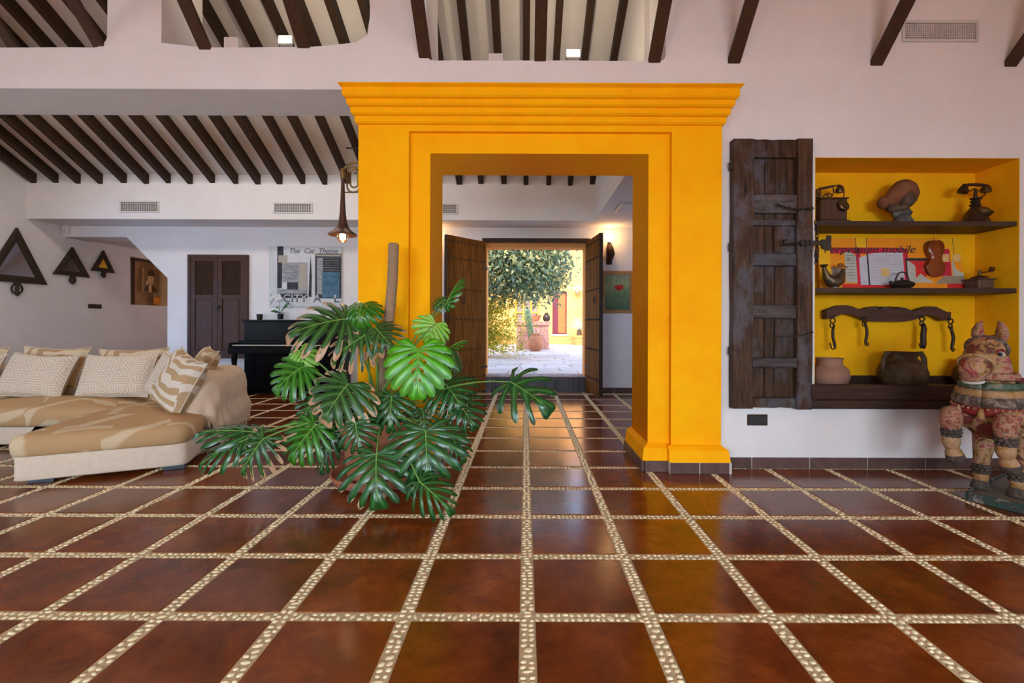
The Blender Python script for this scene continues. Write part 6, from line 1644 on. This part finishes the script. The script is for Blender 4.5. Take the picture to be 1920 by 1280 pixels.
# ------------------------------------------------------------------ the courtyard
CZ = .277
M['flag'] = plain('courtyard_flagstone', (.62, .52, .46), .8, col2=(.55, .45, .39), scale=3, bump=.3, bscale=14, rand=.28)
M['joint'] = plain('sandy_joint', (.46, .40, .36), .9)
cf = MB().box((-7, YB + .45, -.3), (8, 21.0, CZ - .012)).build('floor', M['joint'], None, kind='structure'); cf['label'] = 'pale flagstone paving of the sunny courtyard'
y = YB + .47; rg = random.Random(5); nfl = 0
while y < 20.6:
    dpt = rg.uniform(.36, .52); x = -2.4 + rg.uniform(-.3, 0)
    while x < 3.3:
        w = rg.uniform(.45, .85)
        if -.125 * y - .5 < x + w / 2 < .16 * y + .5 and nfl < 298:
            j = lambda a: rg.uniform(-a, a)
            g = .012
            top_ = [(x + g + j(.02), y + g + j(.02)), (x + w - g + j(.02), y + g + j(.02)), (x + w - g + j(.02), y + dpt - g + j(.02)), (x + g + j(.02), y + dpt - g + j(.02))]
            z1 = CZ + rg.uniform(-.003, .004); cx_, cy_ = x + w / 2, y + dpt / 2
            vs = [(px_, py_, CZ - .02) for px_, py_ in top_] + [(px_, py_, z1 - .006) for px_, py_ in top_] + [(cx_ + (px_ - cx_) * .96, cy_ + (py_ - cy_) * .95, z1) for px_, py_ in top_]
            MB().add(vs, [(8, 9, 10, 11)] + [(r_ * 4 + q, r_ * 4 + (q + 1) % 4, r_ * 4 + 4 + (q + 1) % 4, r_ * 4 + 4 + q) for r_ in (0, 1) for q in range(4)]).build('flagstone', M['flag'], cf, org=(cx_, cy_, CZ)); nfl += 1
        x += w
    y += dpt
FW = 20.8
M['far_wall'] = plaster('far_limewash', (.80, .40, .12), (.74, .30, .075), .9, .85, .25)
M['dado'] = plaster('dado_limewash', (.72, .26, .09), (.62, .20, .07), 1.4, .85, .25)
wx0, wx1, wz0, wz1 = 1.20, 1.84, .72, 2.62
struct(filled('wall_courtyard', [[(-7, CZ - .1), (8, CZ - .1), (8, 5.3), (-7, 5.3)], [(wx0, wz0), (wx1, wz0), (wx1, wz1), (wx0, wz1)], [(-.45, 1.0), (.62, 1.0), (.62, 2.35), (-.45, 2.35)]], FW, FW + .4, M['far_wall']), 'sunlit orange far wall of the courtyard')
MB().box((-7, FW - .02, CZ - .02), (8, FW + .01, .66)).build('trim_7', M['dado'], None, kind='structure')['label'] = 'red orange dado along the foot of the far wall'
w2 = thing('window_2', None, None, (1.5, FW, wz0)); struct(w2, 'maroon window with an open shutter in the far courtyard wall')
M['maroon'] = plain('maroon_shutter', (.13, .018, .03), .55); M['amberwood'] = plain('window_wood', (.36, .12, .03), .5)
MB().box((wx0 - .05, FW - .06, wz0 - .06), (wx1 + .05, FW + .02, wz0)).build('sill', M['plastic'], w2)
MB().box((wx0, FW + .12, wz0), (wx0 + .26, FW + .16, wz1), .004).build('shutter_leaf', M['maroon'], w2)
MB().box((wx0 + .26, FW + .14, wz0), (wx1, FW + .17, wz1), .004).build('shutter_leaf', M['amberwood'], w2)
filled('frame', [[(wx0, wz0), (wx1, wz0), (wx1, wz1), (wx0, wz1)], [(wx0 + .05, wz0 + .05), (wx1 - .05, wz0 + .05), (wx1 - .05, wz1 - .05), (wx0 + .05, wz1 - .05)]], FW + .08, FW + .12, M['maroon'], w2)
w3 = thing('window_3', None, None, (.1, FW, 1.0)); struct(w3, 'window with yellow frames behind the well')
M['yellow_frame'] = plain('yellow_window_frame', (.75, .36, .03), .5); M['dim_glass'] = NM('dim_window_glass').set(Base_Color=(.20, .16, .13, 1), Roughness=.1).m
MB().box((-.45, FW + .18, 1.0), (.62, FW + .20, 2.35)).build('pane', M['dim_glass'], w3)
for x in (-.45, -.12, .22, .55): MB().box((x, FW + .10, 1.0), (x + .07, FW + .18, 2.35), .004).build('stile', M['yellow_frame'], w3)
for z in (1.0, 1.65, 2.28): MB().box((-.45, FW + .11, z), (.62, FW + .17, z + .07), .004).build('rail', M['yellow_frame'], w3)

# brick well with pots
M['brick_pink'] = plain('sunlit_brick', (.50, .24, .19), .8, col2=(.40, .17, .12), scale=10, rand=.4, bump=.2)
M['mortar'] = plain('mortar', (.50, .38, .32), .9)
WC = Vector((.26, 17.0, CZ)); RW = .66
well = thing('well', 'hexagonal brick well head in the courtyard', 'well', WC)
def hexp(r, n=6): return [(WC.x + r * math.cos(2 * math.pi * (q + .5) / n), WC.y + r * math.sin(2 * math.pi * (q + .5) / n)) for q in range(n)]
def hexring(r0, z0, z1, name, m):
    P_ = hexp(r0); n = 6
    return MB().add([(x, y, z0) for x, y in P_] + [(x, y, z1) for x, y in P_], [tuple(range(n))[::-1], tuple(range(n, 2 * n))] + [(q, (q + 1) % n, n + (q + 1) % n, n + q) for q in range(n)]).build(name, m, well)
hexring(RW - .01, CZ, CZ + .86, 'core', M['mortar'])
def course(r, z0, z1, nb_, name, skip=None):
    P_ = hexp(r)
    for e in range(6):
        a, b = Vector((*P_[e], 0)), Vector((*P_[(e + 1) % 6], 0))
        mid_ = (a + b) / 2
        if (mid_ - Vector((WC.x, WC.y, 0))).y > .25: continue        # rear faces stay plain
        d = (b - a) / nb_; nn = Vector((d.y, -d.x, 0)).normalized()
        if nn.dot(mid_ - Vector((WC.x, WC.y, 0))) < 0: nn = -nn
        for q in range(nb_):
            p0, p1 = a + d * (q + .05), a + d * (q + .95)
            vs = [p + nn * o_ + Vector((0, 0, z)) for z in (z0 + .004, z1 - .004) for p, o_ in ((p0, -.05), (p1, -.05), (p1, rg.uniform(.0, .008)), (p0, rg.uniform(.0, .008)))]
            MB().add(vs, [(3, 2, 1, 0), (4, 5, 6, 7), (0, 1, 5, 4), (1, 2, 6, 5), (2, 3, 7, 6), (3, 0, 4, 7)]).build('brick', M['brick_pink'], well)
course(RW, CZ + .01, CZ + .25, 7, 'brick'); course(RW, CZ + .26, CZ + .50, 7, 'brick'); course(RW + .02, CZ + .51, CZ + .56, 3, 'brick'); course(RW, CZ + .57, CZ + .85, 7, 'brick'); course(RW + .08, CZ + .86, CZ + 1.0, 10, 'brick')
hexring(RW + .05, CZ + .86, CZ + .985, 'cap_core', M['mortar'])
bw = thing('terracotta_bowl', 'wide terracotta bowl standing on the brick well', 'bowl', (.33, 16.8, CZ + 1.0))
MB().lathe([(0, 0), (.14, 0), (.20, .10), (.235, .20), (.245, .22), (.225, .22), (.18, .10), (0, .03)], (.33, 16.8, CZ + 1.0), 24).build('bowl', M['terracotta'], bw, smooth=40)
kp = thing('kettle_pot', 'small dark metal pot standing on the right of the well', 'pot', (.76, 16.85, CZ + 1.0))
MB().lathe([(0, 0), (.09, 0), (.13, .06), (.13, .16), (.09, .24), (.06, .27), (.07, .30), (0, .31)], (.76, 16.85, CZ + 1.0), 18).build('body', M['iron'], kp, smooth=40)
uc = Vector((at(1006, 0, 15.6).x, 15.6, CZ))
ur = thing('urn', 'big terracotta urn in front of the brick well', 'urn', uc)
MB().lathe([(0, 0), (.15, 0), (.22, .10), (.26, .24), (.24, .38), (.17, .49), (.14, .53), (.165, .57), (.15, .58), (.12, .54), (0, .5)], uc, 26).build('body', M['terracotta'], ur, smooth=50)
M['cactus'] = plain('cactus_green', (.10, .15, .09), .6, col2=(.14, .19, .11), scale=8)
cx_ = at(993, 0, 16.1)
cc = thing('cactus', 'tall ribbed column cactus leaning beside the urn', 'cactus', Vector((at(1003, 0, 16.12).x, 16.12, CZ)))
P0, P1 = Vector((at(1003, 0, 16.12).x, 16.12, CZ)), at(988, 577, 16.1)
vs, fs = [], []; nn_, rr_ = 20, 16
for r_ in range(rr_ + 1):
    t = r_ / rr_; c = P0.lerp(P1, t); rad = .095 * (1 if t < .9 else math.sqrt(max(.02, 1 - ((t - .9) / .1) ** 2)))
    for q in range(nn_): th = 2 * math.pi * q / nn_; k_ = 1.15 if q % 2 == 0 else .78; vs.append(c + Vector((rad * k_ * math.cos(th), rad * k_ * math.sin(th), 0)))
fs = [(r_ * nn_ + q, r_ * nn_ + (q + 1) % nn_, (r_ + 1) * nn_ + (q + 1) % nn_, (r_ + 1) * nn_ + q) for r_ in range(rr_) for q in range(nn_)] + [tuple(rr_ * nn_ + q for q in range(nn_))]
MB().add(vs, fs).build('column', M['cactus'], cc)
# agave in a red planter by the far wall
pl_ = thing('agave_planter', 'red terracotta planter with a spiky agave by the far wall', 'planter', (at(1089, 0, 20).x, 20.1, CZ))
ax_ = pl_.location.x
MB().lathe([(0, 0), (.24, 0), (.30, .30), (.34, .33), (.34, .42), (.30, .42), (.28, .34), (0, .34)], (ax_, 20.1, CZ), 22).build('pot', M['dado'], pl_, smooth=40)
MB().lathe([(0, .34), (.12, .34), (.10, .62), (.05, .66), (0, .66)], (ax_, 20.1, CZ), 10).build('stump', M['sepia_d'], pl_, smooth=40)
M['agave'] = plain('agave_leaf', (.42, .46, .34), .6, col2=(.34, .40, .28))
for q in range(26):
    a_ = 2 * math.pi * q * .382; el = R(15 + 62 * (q / 26)); d = Vector((math.cos(a_) * math.cos(el), math.sin(a_) * math.cos(el), math.sin(el))); L_ = rg.uniform(.5, .75)
    b_ = Vector((ax_, 20.1, CZ + .64)); MB().tube([b_, b_ + d * L_ * .5, b_ + d * L_ + Vector((0, 0, -.06))], [.022, .016, .002], 4).build('leaf', M['agave'], pl_)
M['white_petal2'] = plain('white_flower', (.85, .83, .8), .6)
hb = thing('hanging_plant', 'white flowering plant hung on the far wall right of the window', 'plant', (at(1085, 0, 20.6).x, 20.6, 2.55))
hbm = MB(); hcx = hb.location.x
MB().lathe([(0, 0), (.09, 0), (.13, .16), (.11, .16), (0, .1)], (hcx, 20.62, 2.5), 12).build('pot', M['dado'], hb, smooth=40)
for q in range(60):
    c = Vector((hcx + rg.gauss(0, .17), 20.5 + rg.gauss(0, .05), 2.70 + rg.gauss(0, .10))); u = Vector((rg.gauss(0, 1), rg.gauss(0, .5), rg.gauss(0, 1))).normalized(); w = u.orthogonal().normalized()
    hbm.add([c, c + u * .05 + w * .025, c + u * .09, c + u * .05 - w * .025], [(0, 1, 2, 3)])
hbm.build('flowers', M['white_petal2'], hb, kind='stuff')

# foliage: tree and feathery shrub
def foliage(name, m, parent, pts, dirs, L, Wd, fold=.25):
    n = len(pts); rs = np.random.RandomState(11)
    d = dirs / np.linalg.norm(dirs, axis=1, keepdims=True)
    up = rs.normal(size=(n, 3)) * .6 + np.array([0, -.4, .8]); s = np.cross(d, up); s /= np.linalg.norm(s, axis=1, keepdims=True) + 1e-9
    nn = np.cross(s, d); L = L[:, None]; Wd = Wd[:, None]
    off = np.array(wloc(parent)); p = pts - off
    v = np.stack([p, p + d * L * .35 + s * Wd * .5 + nn * Wd * fold, p + d * L * .35 - s * Wd * .5 + nn * Wd * fold, p + d * L * .75 + s * Wd * .36 + nn * Wd * .1, p + d * L * .75 - s * Wd * .36 + nn * Wd * .1, p + d * L - nn * L * .12], 1).reshape(-1, 3)
    i = np.arange(n)[:, None] * 6
    tri = np.concatenate([i + np.array([[0, 1, 2]]), i + np.array([[1, 3, 2]]), i + np.array([[2, 3, 4]]), i + np.array([[3, 5, 4]])], 0)
    me = bpy.data.meshes.new(name); me.vertices.add(len(v)); me.vertices.foreach_set('co', v.astype(np.float32).ravel())
    me.loops.add(tri.size); me.loops.foreach_set('vertex_index', tri.astype(np.int32).ravel()); me.polygons.add(len(tri))
    me.polygons.foreach_set('loop_start', np.arange(0, tri.size, 3, dtype=np.int32)); me.polygons.foreach_set('loop_total', np.full(len(tri), 3, dtype=np.int32)) if False else None
    me.update(calc_edges=True); me.validate()
    return link(name, me, m, parent, 'stuff')
def folmat(name, c1, c2, c3, tr=.35, rough=.4):
    k = NM(name); g = k.n('NewGeometry'); rp = k.ramp((g, 'Random Per Island'), [(.1, c1), (.55, c2), (.95, c3)]); k.col(rp); k.set(Roughness=rough)
    t_ = k.n('BsdfTranslucent', {0: rp}); ms_ = k.n('MixShader', {0: tr}); k.t.links.new(k.b.outputs[0], ms_.inputs[1]); k.t.links.new(t_.outputs[0], ms_.inputs[2])
    k.t.links.new(ms_.outputs[0], k.t.nodes['Material Output'].inputs[0]); return k.m
M['tree_leaf'] = folmat('tree_leaf', (.06, .12, .06), (.20, .26, .15), (.58, .52, .20), .3)  # pale yellow end paints sunlight into the colour of random leaves
M['shrub_leaf'] = folmat('shrub_leaf', (.22, .26, .02), (.48, .46, .03), (.75, .62, .06), .5)
M['bark'] = plain('bark', (.16, .11, .08), .9, bump=.5)
rs = np.random.RandomState(4)
tree = thing('tree', 'broadleaf tree with grey green leaves in the courtyard', 'tree', (-1.45, 12.6, CZ))
trunk = MB(); trunk.tube([(-1.45, 12.6, CZ), (-1.42, 12.5, 1.2), (-1.3, 12.4, 2.2), (-1.0, 12.2, 3.0)], [.12, .10, .09, .06], 10); trunk.build('trunk', M['bark'], tree, smooth=True)
clus = []; br_ends = []
for q in range(14):
    e = np.array([rs.uniform(-1.9, 1.0), rs.uniform(11.3, 13.2), rs.uniform(2.1, 4.2)])
    br_ends.append(e); MB().tube([(-1.1, 12.3, 2.7), tuple((np.array([-1.1, 12.3, 2.7]) + e) / 2 + np.array([0, 0, .2])), tuple(e)], [.045, .03, .010], 6).build('branch', M['bark'], tree, smooth=True)
pts = []
for q in range(230):
    c = np.array([rs.uniform(-2.0, 1.0), rs.uniform(11.2, 13.2), 0])
    zb_ = 1.90 + .12 * abs(c[0] + .2) + (.45 if c[0] > .75 else 0); c[2] = rs.uniform(zb_, 3.7)
    if c[0] > .25 and c[2] > 3.9 - .6 * (c[0] - .25): c[2] = rs.uniform(zb_, 3.0)
    pts.append(c + rs.normal(size=(60, 3)) * np.array([.19, .19, .16]))
pts = np.concatenate(pts); n = len(pts)
dirs = rs.normal(size=(n, 3)) * .7 + np.array([0, -.1, -.55])
foliage('leaves', M['tree_leaf'], tree, pts, dirs, rs.uniform(.08, .15, n), rs.uniform(.042, .070, n))
shrub = thing('shrub', 'feathery yellow green shrub at the left of the courtyard', 'shrub', (-1.6, 13.2, CZ))
pts, dirs = [], []
for q in range(150):
    b = np.array([-1.75 + rs.normal() * .12, 13.2 + rs.normal() * .12, CZ + .1]); a_ = rs.uniform(-1.0, 1.0); reach = rs.uniform(.5, 1.95); hgt = rs.uniform(.5, 2.1)
    tip = b + np.array([math.cos(a_) * reach, -math.sin(a_) * reach * .7 - .2, hgt - .35 * reach])
    mid = (b + tip) / 2 + np.array([0, 0, hgt * .55])
    ts = np.linspace(.2, 1, 60)[:, None]; P_ = b * (1 - ts) ** 2 + mid * 2 * ts * (1 - ts) + tip * ts ** 2
    pts.append(P_ + rs.normal(size=P_.shape) * .06); dirs.append(rs.normal(size=P_.shape) + (tip - b) * .7 - np.array([0, 0, .4]))
    if q % 5 == 0: MB().tube([tuple(b), tuple((b + tip) / 2 + np.array([0, 0, hgt * .28])), tuple(tip)], [.012, .008, .003], 5).build('stem', M['bark'], shrub)
pts = np.concatenate(pts); dirs = np.concatenate(dirs); n = len(pts)
foliage('leaves', M['shrub_leaf'], shrub, pts, dirs, rs.uniform(.06, .12, n), rs.uniform(.018, .034, n))
tag(MB().tube([at(1002, 681, 11.2) * 1, at(1022, 678.5, 11.5)], [.012, .008], 6).build('twig', M['bark'], None), 'thin dark twig lying on the courtyard paving', 'twig')
